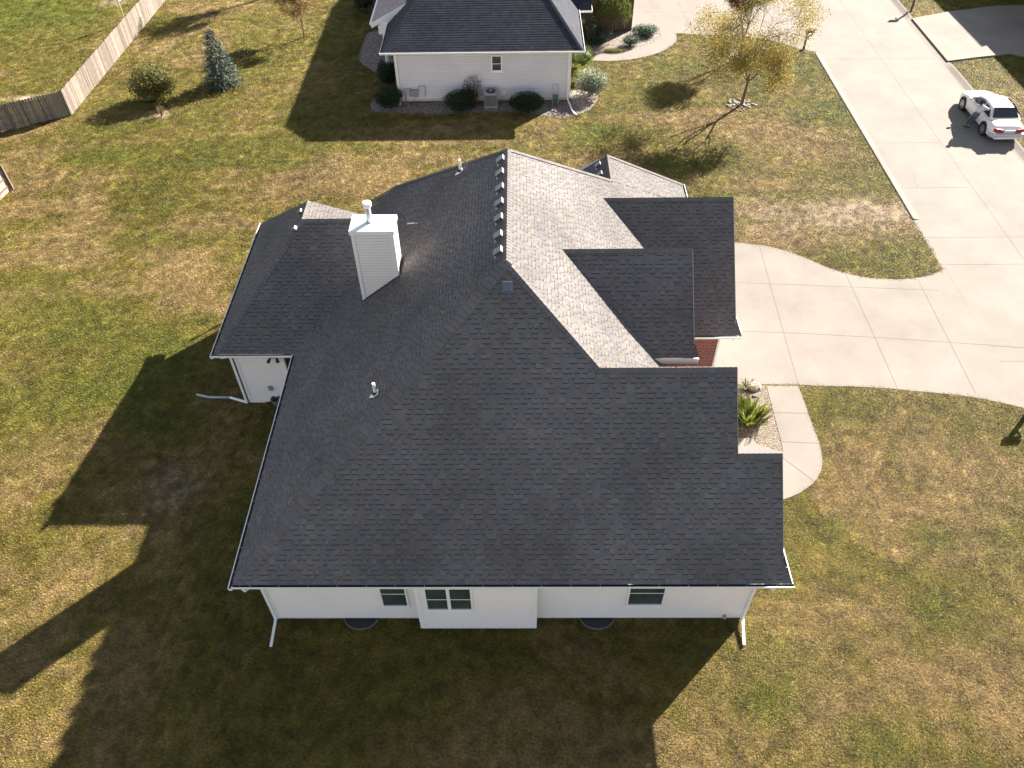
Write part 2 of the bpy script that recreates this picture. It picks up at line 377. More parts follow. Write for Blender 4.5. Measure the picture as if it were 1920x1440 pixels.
tag(b.build('kerb',M['kerbc']),'rolled concrete kerb along the far side of the street',kind='structure')
PAVED.append([(SRt,-40),(SRt+.62,-40),(SRt+.62,200),(SRt,200)])
g_=MB()
for ya,yb in ((31.4,49.1),(-40,19.4)):
    g_.face([(SL-.03,ya,.0),(SL-.0,ya,.05),(SL-.0,yb,.05),(SL-.03,yb,.0)]); g_.face([(SL,ya,.05),(SL+.09,ya,.045),(SL+.09,yb,.045),(SL,yb,.05)]); g_.face([(SL+.09,ya,.045),(SL+.3,ya,.010),(SL+.3,yb,.010),(SL+.09,yb,.045)])
tag(g_.build('kerb',M['concrete']),'low concrete kerb lip along the front lawn side of the street',kind='structure')
# driveway of the main house
top=smoothpoly(pix([(1378,455),(1440,462),(1500,480),(1560,505),(1620,520),(1690,524),(1740,517),(1776,503)]))
bot=smoothpoly(pix([(1920,766),(1865,753),(1800,742),(1720,734),(1640,727),(1540,724),(1495,722),(1378,721)]))
drv=[(7.0,top[0][1])]+top+[(SL+.12,top[-1][1]),(SL+.12,19.45)]+bot+[(7.0,bot[-1][1])]
jts=[[G(1378,621,0)[:2],G(1490,625,0)[:2],G(1640,633,0)[:2],G(1920,652,0)[:2]],[G(1423,458,0)[:2],G(1465,610,0)[:2],G(1497,722,0)[:2]],
     [G(1585,513,0)[:2],G(1640,633,0)[:2],G(1683,730,0)[:2]],[G(1720,523,0)[:2],G(1830,740,0)[:2]],[G(1378,530,0)[:2],G(1760,545,0)[:2]]]
slab('driveway','wide curved pale concrete driveway of the main house',drv,.016,joints=jts)
# front walk
outer=smoothpoly(pix([(1496,724),(1510,760),(1522,795),(1535,830),(1541,858),(1540,880),(1528,902),(1508,919),(1488,930),(1460,940)]))
inner=smoothpoly(pix([(1437,724),(1447,762),(1457,800),(1466,835),(1466,852),(1455,870)]))
walk=outer+[(5.6,G(1460,940,0)[1]-.05),(5.6,inner[-1][1])]+inner[::-1]
slab('walkway','curved pale concrete front walk joining the driveway',walk,.024,joints=[[G(1450,774,0)[:2],G(1515,776,0)[:2]],[G(1466,829,0)[:2],G(1536,832,0)[:2]],[G(1466,858,0)[:2],G(1526,903,0)[:2]]],jw=.02)
# mulch bed between walk and house
bed=[(4.6,G(1378,722,0)[1]-.1)]+pix([(1378,723),(1437,724)])+inner[1:]+[(4.6,inner[-1][1]-.4)]
slab('gravel_bed','tan mulch bed with a shrub between front walk and house',bed,.012,M['mulch'],kind='stuff')
# neighbour beds, driveways and walk
bdrv=[(7.5,200),(7.5,G(1187,57,0)[1])]+smoothpoly(pix([(1187,57),(1230,62),(1268,63),(1330,66),(1400,70),(1455,79),(1497,92)]))+[(SL+.12,G(1520,98,0)[1]),(SL+.12,200)]
bdrv=[(p[0],min(p[1],75)) for p in bdrv]
slab('driveway','concrete driveway of the back neighbour house meeting the street',bdrv,.016,joints=[[G(1270,0,0)[:2],G(1300,64,0)[:2]],[G(1185,22,0)[:2],G(1400,25,0)[:2]]])
wo=smoothpoly(pix([(1268,63),(1268,76),(1254,90),(1228,102),(1190,111),(1150,115),(1108,114)]))
wi=smoothpoly(pix([(1120,102),(1165,99),(1200,91),(1225,80),(1237,70),(1239,61)]))
slab('walkway','small curved concrete walk round the neighbour gravel bed',wo+wi,.024)
slab('gravel_bed','grey brown gravel bed inside the curved neighbour walk',[(3.2,51.6),(7.5,52.9)]+wi[::-1]+[(3.2,G(1120,102,0)[1])],.012,M['gravel'],kind='stuff')
slab('gravel_bed','gravel bed along the siding wall of the neighbour house',[(-6.9,43.3)]+smoothpoly(pix([(712,170),(697,190),(700,208),(760,213),(830,214),(900,212),(960,211),(1020,217),(1060,221),(1092,212),(1112,200),(1122,180)]))+[(4.6,44.6),(3.0,44.6),(3.0,43.3)],.012,M['gravel'],kind='stuff')
slab('gravel_bed','dark gravel bed beside the porch column of the neighbour house',smoothpoly(pix([(712,140),(690,128),(672,112),(678,88),(690,62),(716,52),(724,20),(700,-20)]))+[(-6.9,56),(-6.9,46)],.012,M['gravel'],kind='stuff')
# driveway across the street
od=[(SRt+.5,G(1707,37,0)[1])]+pix([(1780,24),(1860,14),(1920,12)])+[(42,58),(42,47.5)]+pix([(1920,108),(1895,103),(1830,110)])+[(SRt+.5,G(1780,117,0)[1])]
slab('driveway','concrete driveway across the street half in shadow',od,.10*.4+.06)

# ================================================================ ROOF BUILDING
def clip2(poly, cp):
    """clip 2-D polygon with convex ccw polygon"""
    out=poly
    n=len(cp)
    for i in range(n):
        a=cp[i]; b=cp[(i+1)%n]; inp=out; out=[]
        if not inp: return []
        ex,ey=b[0]-a[0],b[1]-a[1]
        side=lambda p: ex*(p[1]-a[1])-ey*(p[0]-a[0])
        for j in range(len(inp)):
            p=inp[j]; q=inp[(j+1)%len(inp)]; sp=side(p); sq=side(q)
            if sp>=0: out.append(p)
            if (sp>=0)!=(sq>=0):
                t=sp/(sp-sq); out.append((p[0]+t*(q[0]-p[0]),p[1]+t*(q[1]-p[1])))
    return out
def ccw(p):
    a=sum(p[i][0]*p[(i+1)%len(p)][1]-p[(i+1)%len(p)][0]*p[i][1] for i in range(len(p)))
    return p if a>0 else p[::-1]
NEWT=[(.066,.065,.069),(.063,.063,.068),(.069,.068,.071),(.067,.064,.064),(.065,.062,.064),(.073,.071,.073),(.061,.062,.068),(.069,.065,.063)]
OLDT=[(.033,.036,.050),(.030,.033,.046),(.038,.041,.054),(.034,.037,.049)]
def rnd_tone(T,j=.06):
    c=random.choice(T); k=1+random.uniform(-j,j); return (c[0]*k,c[1]*k,c[2]*k)
def roof_plane(mb, sl, o, u, v, polys, kind='new', thick=.10):
    """mb: shingle MB, sl: deck MB (white fascia edges). o origin, u eave dir, v upslope dir. polys: convex polys in world points."""
    o=Vector(o);u=Vector(u).normalized();v=Vector(v).normalized();n=u.cross(v).normalized()
    if n.z<0: n=-n
    W=lambda a,b,h=0: o+u*a+v*b+n*h
    U=lambda p:((Vector(p)-o).dot(u),(Vector(p)-o).dot(v))
    EXP=.134 if kind=='new' else .15
    for P in polys:
        p2=ccw([U(p) for p in P])
        # deck
        k=len(p2); topv=[W(a,b,0) for a,b in p2]; botv=[W(a,b,-thick) for a,b in p2]
        sl.mesh(topv+botv,[tuple(range(k)),tuple(range(2*k-1,k-1,-1))]+[(i,k+i,k+(i+1)%k,(i+1)%k) for i in range(k)])
        lo=min(b for a,b in p2); hi=max(b for a,b in p2); la=min(a for a,b in p2); ha=max(a for a,b in p2)
        r0=int(math.floor(lo/EXP))-1
        for r in range(r0,int(hi/EXP)+2):
            b0=r*EXP
            rs=random.Random(int(r*7919+round(o.x*10)*31+round(o.y*10)*17+len(kind)))
            a=la-rs.uniform(0,.8); tooth=rs.random()<.5
            while a<ha:
                if kind=='new': wd=rs.choice((.09,.12,.15,.19,.25)) if tooth else rs.choice((.06,.09,.13,.17,.24))
                else: wd=.30
                a1=a+wd
                hb,ht=(.013,.005) if (tooth or kind=='old') else (.005,.004)
                c=random.choice(NEWT if kind=='new' else OLDT); kk=1+rs.uniform(-.055,.055) if kind=='new' else 1+rs.uniform(-.05,.05)
                if not tooth and kind=='new': kk*=.94
                wp_=W(a,b0); kk*=1+.20*noise.noise(wp_*.45)+.12*noise.noise(wp_*1.7)
                c=(c[0]*kk,c[1]*kk,c[2]*kk)
                q=clip2([(a,b0),(a1,b0),(a1,b0+EXP+.01),(a,b0+EXP+.01)],p2)
                if len(q)>2:
                    mb.face([W(x,y,hb+(ht-hb)*(y-b0)/EXP) for x,y in q],0,c)
                    if (tooth and rs.random()<.88) or kind=='old':  # dark butt face and dash: printed band plus painted-in butt-edge shade
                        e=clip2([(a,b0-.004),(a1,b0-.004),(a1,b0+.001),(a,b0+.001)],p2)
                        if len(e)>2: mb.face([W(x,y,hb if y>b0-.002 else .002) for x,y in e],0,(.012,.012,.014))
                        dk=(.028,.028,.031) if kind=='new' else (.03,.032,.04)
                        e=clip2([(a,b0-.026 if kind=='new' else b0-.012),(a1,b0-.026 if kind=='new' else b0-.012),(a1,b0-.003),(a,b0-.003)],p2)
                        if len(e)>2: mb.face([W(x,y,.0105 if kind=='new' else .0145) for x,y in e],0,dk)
                a=a1; tooth=not tooth
def ridge_caps(mb, A, B, wl, wr, tones=NEWT, step=.145, w=.15, lift=.034):
    """overlapping cap shingles from A (low) to B (high). wl/wr: downhill directions on both sides"""
    A=Vector(A);B=Vector(B);d=(B-A);L=d.length;d.normalize()
    wl=(Vector(wl)-d*Vector(wl).dot(d)).normalized(); wr=(Vector(wr)-d*Vector(wr).dot(d)).normalized(); up=Vector((0,0,1))
    n=int(L/step)
    for i in range(n+1):
        p=A+d*min(i*step,L); q=A+d*min(i*step+step*1.15,L+.02)
        c=rnd_tone(tones,.08); h0=lift+.014; h1=lift
        mb.face([p+up*h0,q+up*h1,q+wl*w+up*h1,p+wl*w+up*h0],0,c); mb.face([p+up*h0,p+wr*w+up*h0,q+wr*w+up*h1,q+up*h1],0,c)
        dk=(.015,.015,.017)
        mb.face([p+up*h0,p+wl*w+up*h0,p+wl*w+up*(h0-.02),p+up*(h0-.02)],0,dk); mb.face([p+up*h0,p+up*(h0-.02),p+wr*w+up*(h0-.02),p+wr*w+up*h0],0,dk)

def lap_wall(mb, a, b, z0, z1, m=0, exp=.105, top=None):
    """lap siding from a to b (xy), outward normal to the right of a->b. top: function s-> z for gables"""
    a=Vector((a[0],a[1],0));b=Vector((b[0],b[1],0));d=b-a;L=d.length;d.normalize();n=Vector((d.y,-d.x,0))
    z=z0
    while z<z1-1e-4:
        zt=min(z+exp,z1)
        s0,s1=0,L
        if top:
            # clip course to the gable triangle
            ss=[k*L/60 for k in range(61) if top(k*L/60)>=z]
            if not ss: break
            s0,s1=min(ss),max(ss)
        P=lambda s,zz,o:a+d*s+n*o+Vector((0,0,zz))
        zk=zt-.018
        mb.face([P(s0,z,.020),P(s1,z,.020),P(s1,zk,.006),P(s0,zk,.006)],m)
        mb.face([P(s0,zk,.006),P(s1,zk,.006),P(s1,zt,.005),P(s0,zt,.005)],m,(.30,.30,.32))  # dark strip paints in the shade under the lap above
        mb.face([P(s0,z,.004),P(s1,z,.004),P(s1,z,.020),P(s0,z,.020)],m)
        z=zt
def window(house, x0,x1,y,z0,z1,sash=True,n=1, tr=.05, dirv=(0,-1)):
    """window in a wall facing -y at plane y"""
    f=MB()
    f.box(x0-tr,x1+tr,y-.05,y+.02,z1,z1+tr); f.box(x0-tr,x1+tr,y-.055,y+.02,z0-tr,z0)
    f.box(x0-tr,x0,y-.05,y+.02,z0,z1); f.box(x1,x1+tr,y-.05,y+.02,z0,z1)
    for k in range(1,n):
        xm=x0+(x1-x0)*k/n; f.box(xm-.045,xm+.045,y-.05,y+.02,z0,z1)
    zm=(z0+z1)/2
    if sash:
        for k in range(n):
            xa=x0+(x1-x0)*k/n+(.045 if k else 0); xb=x0+(x1-x0)*(k+1)/n-(.045 if k<n-1 else 0)
            f.box(xa,xb,y-.030,y+.02,zm-.014,zm+.014); f.box(xa,xb,y-.045,y+.02,z0,z0+.055)
    w=f.build('window',M['white'],house)
    p=MB()
    for k in range(n):
        xa=x0+(x1-x0)*k/n+(.045 if k else 0); xb=x0+(x1-x0)*(k+1)/n-(.045 if k<n-1 else 0)
        p.face([(xa,y-.012,z0+.045),(xb,y-.012,z0+.045),(xb,y-.012,zm-.02),(xa,y-.012,zm-.02)])
        p.face([(xa,y-.024,zm+.02),(xb,y-.024,zm+.02),(xb,y-.024,z1),(xa,y-.024,z1)])
        # half drawn blind behind the glass
    p.build('pane',M['glass'],w)
    return w
def gutter(house, a, b, outn, z, name='gutter', w=.105, h=.11, inner=True, brk=True):
    """open K-style gutter from a to b (xy), outn outward direction; z of rim"""
    a=Vector((a[0],a[1],z));b=Vector((b[0],b[1],z));d=(b-a).normalized();n=Vector((outn[0],outn[1],0))
    g=MB()
    def strip(o0,z0,o1,z1,m): g.face([a+n*o0+Vector((0,0,z0)),b+n*o0+Vector((0,0,z0)),b+n*o1+Vector((0,0,z1)),a+n*o1+Vector((0,0,z1))],m)
    strip(0,-.02,0,-h,0);strip(0,-h,w*.75,-h,0);strip(w*.75,-h,w,-.03,0);strip(w,-.03,w,0,0);strip(w,0,w-.022,0,0);strip(w-.022,0,w-.022,-.03,0)
    strip(w-.024,-.03,w*.72,-h+.012,1);strip(w*.72,-h+.012,.004,-h+.012,1);strip(.004,-h+.012,.004,-.02,1)
    L=(b-a).length
    for e in (a,b): g.face([e+Vector((0,0,-.02)),e+n*w,e+n*w+Vector((0,0,-.03)),e+n*w*.75+Vector((0,0,-h)),e+Vector((0,0,-h))],0)
    if brk:
        k=.5
        while k<L:
            g.obox(a+d*k+n*w*.5+Vector((0,0,-.012)),d*.008,n*w*.36,Vector((0,0,.004)),2); k+=.78
    return g.build(name,[M['white'],M['gutter_in'],M['grey']],house)
def downspout(house, pts, name='downspout', w=.075, t=.05):
    g=MB()
    P=[Vector(p) for p in pts]
    for p,q in zip(P[:-1],P[1:]):
        d=(q-p); L=d.length/2+.02; d.normalize()
        s=d.cross(Vector((0,0,1)));
        if s.length<.05: s=Vector((1,0,0))
        s.normalize(); u=s.cross(d)
        g.obox((p+q)/2,s*w/2,u*t/2,d*L)
    return g.build(name,M['white'],house)

# ---------------------------------------------------------------- main house
house=thing('house','large house with charcoal shingle roof and pale siding in the centre','house',(0,16,0))
K,KR,HE=.932,.796,2.893; XL,XR,Y0=-7.713,-.326,10.802
ZA=HE+KR*(XR-XL); YAP=Y0+(ZA-HE)/K      # apex
YR=22.86                               # far end of ridge
KB=1.03
def WF(x,y): return (x,y,HE+K*(y-Y0))
def LF(x,y): return (x,y,HE+KR*(x-XL))
def RF(x,y): return (x,y,ZA-KR*(x-XR))
XE=XR+(ZA-HE)/KR                        # right eave x
s=MB(); dk=MB()
d3=2.475; YQ=YAP-d3*KR/K; XQ=XR+d3
YS=13.317; X6,X7=5.80,6.98
# front plane in convex pieces
v=(0,1,K); u=(1,0,0)
roof_plane(s,dk,(XL,Y0,HE),u,v,[[WF(XL,Y0),WF(X7,Y0),WF(X7,YS),WF(XL+(YS-Y0)*K/KR,YS)],
    [WF(XL+(YS-Y0)*K/KR,YS),WF(X6,YS),WF(X6,YQ),WF(XL+(YQ-Y0)*K/KR,YQ)],
    [WF(XL+(YQ-Y0)*K/KR,YQ),WF(XQ,YQ),WF(XR,YAP)]])
def dripedge(P,Q,w=.022):
    P=Vector(P);Q=Vector(Q);q_=MB(); q_.obox((P+Q)/2+Vector((w/2,0,.004)),(Q-P)/2,Vector((w/2,0,0)),Vector((0,0,.018))); q_.build('drip_edge',M['edge'],house)
# little hip corner at the right eave
dk.mesh([WF(X7,Y0+.003),WF(X7+.22,Y0+.003),(X7,Y0+.42,HE+K*.42)],[(0,1,2)]); s.face([WF(X7-.02,Y0),(X7+.25,Y0,HE+.01),(X7-.02,Y0+.5,HE+K*.5+.012)],0,(.055,.055,.06))
# left plane
YL2=19.65
roof_plane(s,dk,(XL,Y0,HE),(0,1,0),(1,0,KR),[[LF(XL,Y0),LF(XL,YL2),LF(XR,YAP)],
   [LF(XL,YL2),LF(-5.79,24.9),LF(XR,YR),LF(XR,YAP)],[LF(-5.79,24.9),LF(-5.79,25.95),LF(-4.68,26.2),LF(XR,YR)]])
# right plane (lit)
YC1=25.7; XC=3.41
cz_=5.80
def yrear(z): return YR+(ZA-z)/KB
roof_plane(s,dk,(XE,YQ,HE),(0,1,0),(-1,0,KR),[[RF(XR,YAP),RF(XQ,YQ),RF(4.35,YQ),RF(4.45,20.5),RF(4.45,YR),RF(XR,YR)],[RF(4.45,21),RF(XE,22.3),RF(XE,YR),RF(4.45,YR)],
   [RF(XR,YR),RF(XE,YR),RF(XE,28.7),RF(XC,yrear(5.8))],
   [RF(XC,yrear(5.8)-.05),RF(XE,28.4),RF(XE,30.0),RF(XC,27.5)]])
# rear planes
roof_plane(s,dk,(-4.0,28.57,HE),(-1,0,0),(0,-1,KB),[[(XR,YR,ZA),(-4.68,yrear(5.31),5.31),(-6.6,28.57,HE),(0.3,28.57,HE),RF(XC,yrear(5.8))]])
s.face([(3.41,27.5,5.80),(7.05,30.03,HE),(1.0,30.0,HE),(2.11,27.9,cz_-1.17)],0,(.06,.06,.065))
# small left facing slope of the far ridge, with two vents
cz=5.80
roof_plane(s,dk,(XC,25.0,cz),(0,1,0),(1,0,.9),[[(XC,YC1,cz),(XC,27.5,cz),(XC-1.3,27.9,cz-1.17),(XC-1.3,YC1-.2,cz-1.17)]])
# gable B (entry): ridge parallel to x
BX,BY,BZ=1.33,19.35,7.45; BR=5.18; BE=5.33; KBp=.86; BYE=BY-(BZ-BE)/KBp
def BF(x,y): return (x,y,BZ+KBp*(y-BY))
def vb(y): return BX+(BY-y)*KBp/KR
roof_plane(s,dk,(BX,BYE,BE),(1,0,0),(0,1,KBp),[[BF(vb(BYE)-.02,BYE),BF(BR,BYE),BF(BR,BY),BF(BX,BY)]],thick=.14)
s.face([BF(BR-.02,BYE),(BR+.16,BYE,BE+.01),(BR-.02,BYE+.45,BE+.45*KBp+.014)],0,(.05,.05,.056))
s.face([(BX,BY,BZ),(BR,BY,BZ),(BR,BY+2.1,BZ-2.25),(BX+2.6,BY+2.1,BZ-2.25)],0,(.06,.06,.065))
dripedge(BF(BR,BYE+.3),BF(BR,BY))
# gable A (garage)
AX,AY,AZ=2.98,24.07,6.11; AR=7.53; AE=2.95; KA=.86; AYE=AY-(AZ-AE)/KA
def AF(x,y): return (x,y,AZ+KA*(y-AY))
va=lambda y: AX+(AY-y)*KA/KR
roof_plane(s,dk,(AX,AYE,AE),(1,0,0),(0,1,KA),[[AF(4.0,AYE),AF(AR,AYE),AF(AR,AY),AF(AX,AY),AF(AX+.6,AY-.65)]],thick=.12)
s.face([AF(AR-.02,AYE),(AR+.22,AYE,AE+.01),(AR-.02,AYE+.5,AE+.5*KA+.014)],0,(.06,.057,.058))
s.face([(AX,AY,AZ),(AR,AY,AZ),(AR,AY+3.4,AZ-3.5),(AX+2.0,AY+3.4,AZ-3.5)],0,(.06,.06,.065))
dripedge(AF(AR,AYE+.3),AF(AR,AY)); dripedge(WF(X6,YS),WF(X6,YQ),.015); dripedge(WF(X7,Y0+.5),WF(X7,YS),.015)
# back slope of the front gable
zq=HE+K*(YQ-Y0); zs=HE+K*(YS-Y0)
roof_plane(s,dk,(X6,YQ,zq),(1,0,0),(0,-1,.98),[[(XQ,YQ,zq),(X6,YQ,zq),(X6,YQ+1.6,zq-1.57),(XQ+1.7,YQ+1.6,zq-1.57)]])
s.face([(X6,YS,zs),(X7,YS,zs),(X7,YS+1.2,zs-1.25),(X6,YS+1.2,zs-1.25)],0,(.06,.06,.065)); 
# wing roof
WX0,WY0=-10.54,19.65; WAX,WAY,WAZ=-7.55,23.31,5.86; KW=.81
WL=(WAZ-HE)/(WAX-WX0)
roof_plane(s,dk,(WX0,WY0,HE),(1,0,0),(0,1,KW),[[(WX0,WY0,HE),(XL,WY0,HE),(-3.99,WAY,WAZ),(WAX,WAY,WAZ)]])
roof_plane(s,dk,(WX0,WY0,HE),(0,1,0),(1,0,WL),[[(WX0,WY0,HE),(WAX,WAY,WAZ),(WAX,24.48,WAZ),(WX0,27.4,HE)]])
roof_plane(s,dk,(WAX,WAY,WAZ),(0,1,0),(-1,0,.81),[[(WAX,WAY,WAZ),(-5.79,WAY+.1,WAZ-.81*1.76),(-5.79,25.6,WAZ-.81*1.76),(WAX,24.48,WAZ)]])
s.face([(WAX,24.48,WAZ),(-5.79,25.6,4.43),(-6.3,26.9,HE+.3),(WX0,27.4,HE)],0,(.06,.06,.065))
roof=s.build('roof',M['shingle'],house)
dkm=dk.build('roof_deck',M['drip'],house)
# ridge and hip caps
cp=MB()
ridge_caps(cp,(XL+.05,Y0+.05,HE+.02),(XR,YAP,ZA),(-1,0,-KR),(0,-1,-K),w=.20,step=.17)
ridge_caps(cp,(XQ,YQ,zq),(XR,YAP,ZA),(1,0,-KR),(0,-1,-K),w=.13)
ridge_caps(cp,(XR,YAP,ZA),(XR,YR,ZA),(-1,0,-KR),(1,0,-KR),w=.13)
ridge_caps(cp,(X6,YQ,zq),(XQ,YQ,zq),(0,-1,-K),(0,1,-.98),w=.15)
ridge_caps(cp,(X7,YS,zs),(X6+.02,YS,zs),(0,-1,-K),(0,1,-1),w=.15)
ridge_caps(cp,(BR,BY,BZ),(BX,BY,BZ),(0,-1,-KBp),(0,1,-1),w=.14)
ridge_caps(cp,(AR,AY,AZ),(AX,AY,AZ),(0,-1,-KA),(0,1,-1),w=.14)
ridge_caps(cp,(WX0+.05,WY0+.05,HE+.02),(WAX,WAY,WAZ),(-1,0,-WL),(0,-1,-KW),w=.15)
ridge_caps(cp,(WAX,WAY,WAZ),(WAX,24.48,WAZ),(-1,0,-WL),(1,0,-.81),w=.13)
ridge_caps(cp,(-3.99,WAY,WAZ),(WAX,WAY,WAZ),(0,-1,-KW),(0,1,-1),w=.13)
ridge_caps(cp,RF(XC,yrear(5.8)),(XR,YR,ZA),(1,0,-KR),(0,1,-KB),w=.12)
ridge_caps(cp,(-4.68,26.2,5.31),(XR,YR,ZA),(-1,0,-KR),(0,1,-KB),w=.12)
ridge_caps(cp,(XC,YC1,cz),(XC,27.5,cz),(-1,0,-.9),(1,0,-KR),w=.12)
ridge_caps(cp,(XE,30.0,HE),(XC,27.5,cz),(1,0,-KR),(0,1,-1),w=.12)
cp.build('ridge_cap',M['shingle'],house)
# walls
wl=MB(); YW=11.29; XW0,XW1=-7.23,6.55
SOF=HE-.10
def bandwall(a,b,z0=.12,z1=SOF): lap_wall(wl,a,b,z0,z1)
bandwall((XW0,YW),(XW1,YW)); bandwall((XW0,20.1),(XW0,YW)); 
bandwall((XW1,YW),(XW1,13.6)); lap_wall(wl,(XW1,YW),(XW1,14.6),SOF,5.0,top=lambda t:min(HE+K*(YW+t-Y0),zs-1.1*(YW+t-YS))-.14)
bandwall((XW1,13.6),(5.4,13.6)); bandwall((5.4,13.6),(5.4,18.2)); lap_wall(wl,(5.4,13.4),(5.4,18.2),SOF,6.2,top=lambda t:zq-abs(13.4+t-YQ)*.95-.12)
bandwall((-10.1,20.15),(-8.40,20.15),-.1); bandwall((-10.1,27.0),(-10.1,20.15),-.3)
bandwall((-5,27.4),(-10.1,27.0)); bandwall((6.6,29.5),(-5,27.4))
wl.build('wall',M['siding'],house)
# soffits, closing planes
def one(nm,fn,par=house,mm='white'):
    q=MB(); fn(q); return q.build(nm,M[mm],par)
one('soffit',lambda q:q.face([(XL,Y0,HE-.13),(XL,YW+.02,HE-.13),(X7+.1,YW+.02,HE-.13),(X7+.1,Y0,HE-.13)]))
one('soffit',lambda q:q.face([(XL,YW,HE-.13),(XL,20.1,HE-.13),(XW0+.02,20.1,HE-.13),(XW0+.02,YW,HE-.13)]))
one('soffit',lambda q:q.face([(WX0,WY0,HE-.13),(WX0,20.2,HE-.13),(XL,20.2,HE-.13),(XL,WY0,HE-.13)]))
one('soffit',lambda q:q.face([(WX0,20.2,HE-.13),(WX0,27.4,HE-.13),(-10.05,27.4,HE-.13),(-10.05,20.2,HE-.13)]))
one('soffit',lambda q:q.face([(XW1,YW,HE-.13),(XW1,12.2,HE-.13),(X7+.1,12.2,HE-.13),(X7+.1,YW,HE-.13)]))
# corner boards
for (x,y,z) in [(XW0,YW,0),(XW1,YW,0),(-10.1,20.15,-.15)]:
    sx=.0 if x<0 else 0
    if x<0: one('corner_board',lambda q:q.box(x-.03,x+.09,y-.03,y+.09,z+.1,SOF))
    else: one('corner_board',lambda q:q.box(x-.09,x+.03,y-.03,y+.09,z+.1,SOF))
one('corner_board',lambda q:q.box(-8.44,-8.34,20.08,20.2,-.1,SOF))
one('shaded_opening',lambda q:q.box(-8.34,-7.2,20.2,20.25,-.1,SOF),mm='dark')  # flat dark panel stands in for the shade of an open recess
# rake boards
def rake(P,Q,w=.15,t=.025):
    P=Vector(P);Q=Vector(Q);d=(Q-P)
    one('rake_board',lambda q:q.obox((P+Q)/2+Vector((-t-.03,0,-w/2-.11)),d/2,Vector((t,0,0)),Vector((0,0,w/2))))
rake(WF(X7,Y0+.1),WF(X7,YS)); rake(WF(X6,YS),WF(X6,YQ)); rake(BF(BR,BYE),BF(BR,BY)); rake(AF(AR,AYE),AF(AR,AY))
rake((BR,BY,BZ),(BR,BY+2.1,BZ-2.25)); rake((AR,AY,AZ),(AR,AY+3.4,AZ-3.5)); rake((X6,YQ,zq),(X6,YQ+1.6,zq-1.57))
one('fascia',lambda q:q.box(vb(BYE)-.1,BR+.14,BYE-.035,BYE-.005,BE-.20,BE-.01))
one('eave_return',lambda q:q.mesh([(BR,BYE-.03,BE-.02),(BR+.15,BYE-.03,BE-.02),(BR+.12,BYE+.5,BE-.01),(BR,BYE+.62,BE+.0),(BR,BYE-.03,BE-.2),(BR+.15,BYE-.03,BE-.2),(BR+.12,BYE+.5,BE-.2),(BR,BYE+.62,BE-.2)],[(0,1,2,3),(4,5,1,0),(5,6,2,1),(7,6,5,4)]))
one('porch_post',lambda q:q.box(4.25,4.45,17.4,17.6,0,BE-.2))
one('soffit',lambda q:q.face([(3,BYE,BE-.2),(3,BYE+2,BE-.2),(BR,BYE+2,BE-.2),(BR,BYE,BE-.2)]))

one('foundation',lambda q:q.box(XW0+.03,XW1-.03,YW+.02,YW+.2,-.2,.13),mm='found'); one('foundation',lambda q:q.box(-10.07,-8,20.2,20.4,-.8,.02),mm='found')
# brick garage front
gw=MB(); gw.box(4.0,7.12,20.75,20.95,0,AE-.12); gw.box(6.95,7.12,20.95,27.2,0,.35); gw.box(6.95,7.12,26.4,27.2,.35,AE-.12); gw.box(6.95,7.12,20.95,21.6,.35,AE-.12)
gw.mesh([(7.12,20.95,AE-.12),(7.12,27.2,AE-.12),(7.12,24.0,AZ-.2)],[(0,1,2)])
gw.face([(4.5,18.2,0),(4.5,20.75,0),(4.5,20.75,4.6),(4.5,18.2,4.6)])
gw.build('brick_wall',M['brick'],house)
gd=MB(); gd.box(7.0,7.06,21.6,26.4,.02,2.3)
for k in range(1,4): gd.box(7.055,7.068,21.6,26.4,.02+k*.57-.012,.02+k*.57+.012)
gd.build('garage_door',M['white'],house)
tc=MB(); tc.box(7.08,7.15,20.70,20.80,.02,AE-.1); tc.build('corner_trim',M['white'],house)
# bay bump-out on the front wall
bp=MB(); BX0,BX1,BYF=-2.88,.44,10.93
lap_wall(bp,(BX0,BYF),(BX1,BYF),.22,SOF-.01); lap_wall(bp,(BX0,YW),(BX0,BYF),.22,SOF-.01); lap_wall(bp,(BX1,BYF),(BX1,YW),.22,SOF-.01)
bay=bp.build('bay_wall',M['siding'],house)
bt=MB()
for x in (BX0,BX1): bt.box(x-(.09 if x>0 else .03),x+(.03 if x>0 else .09),BYF-.03,BYF+.06,.2,SOF)
bt.box(BX0,BX1,BYF-.01,YW,.15,.21); bt.build('bay_trim',M['white'],bay)
def yz(px,py,Y):
    d=FWD+(px-PX)/F*RGT+(py-720)/F*DWN; t=Y/d[1]; return t*d[0],CAMH+t*d[2]
a=yz(710,1100,YW-.02);c=yz(768,1135,YW-.02); window(house,a[0]+.02,c[0]-.05,YW-.02,c[1]-.03,2.3)
a=yz(795,1103,BYF-.02);c=yz(887,1142,BYF-.02); window(house,a[0]+.02,c[0]-.04,BYF-.02,c[1]-.02,min(a[1]+.02,2.66),n=2)
a=yz(1184,1100,YW-.02);c=yz(1236,1133,YW-.02); window(house,a[0]-.02+.0,c[0]+.05,YW-.02,c[1]-.02,2.3)
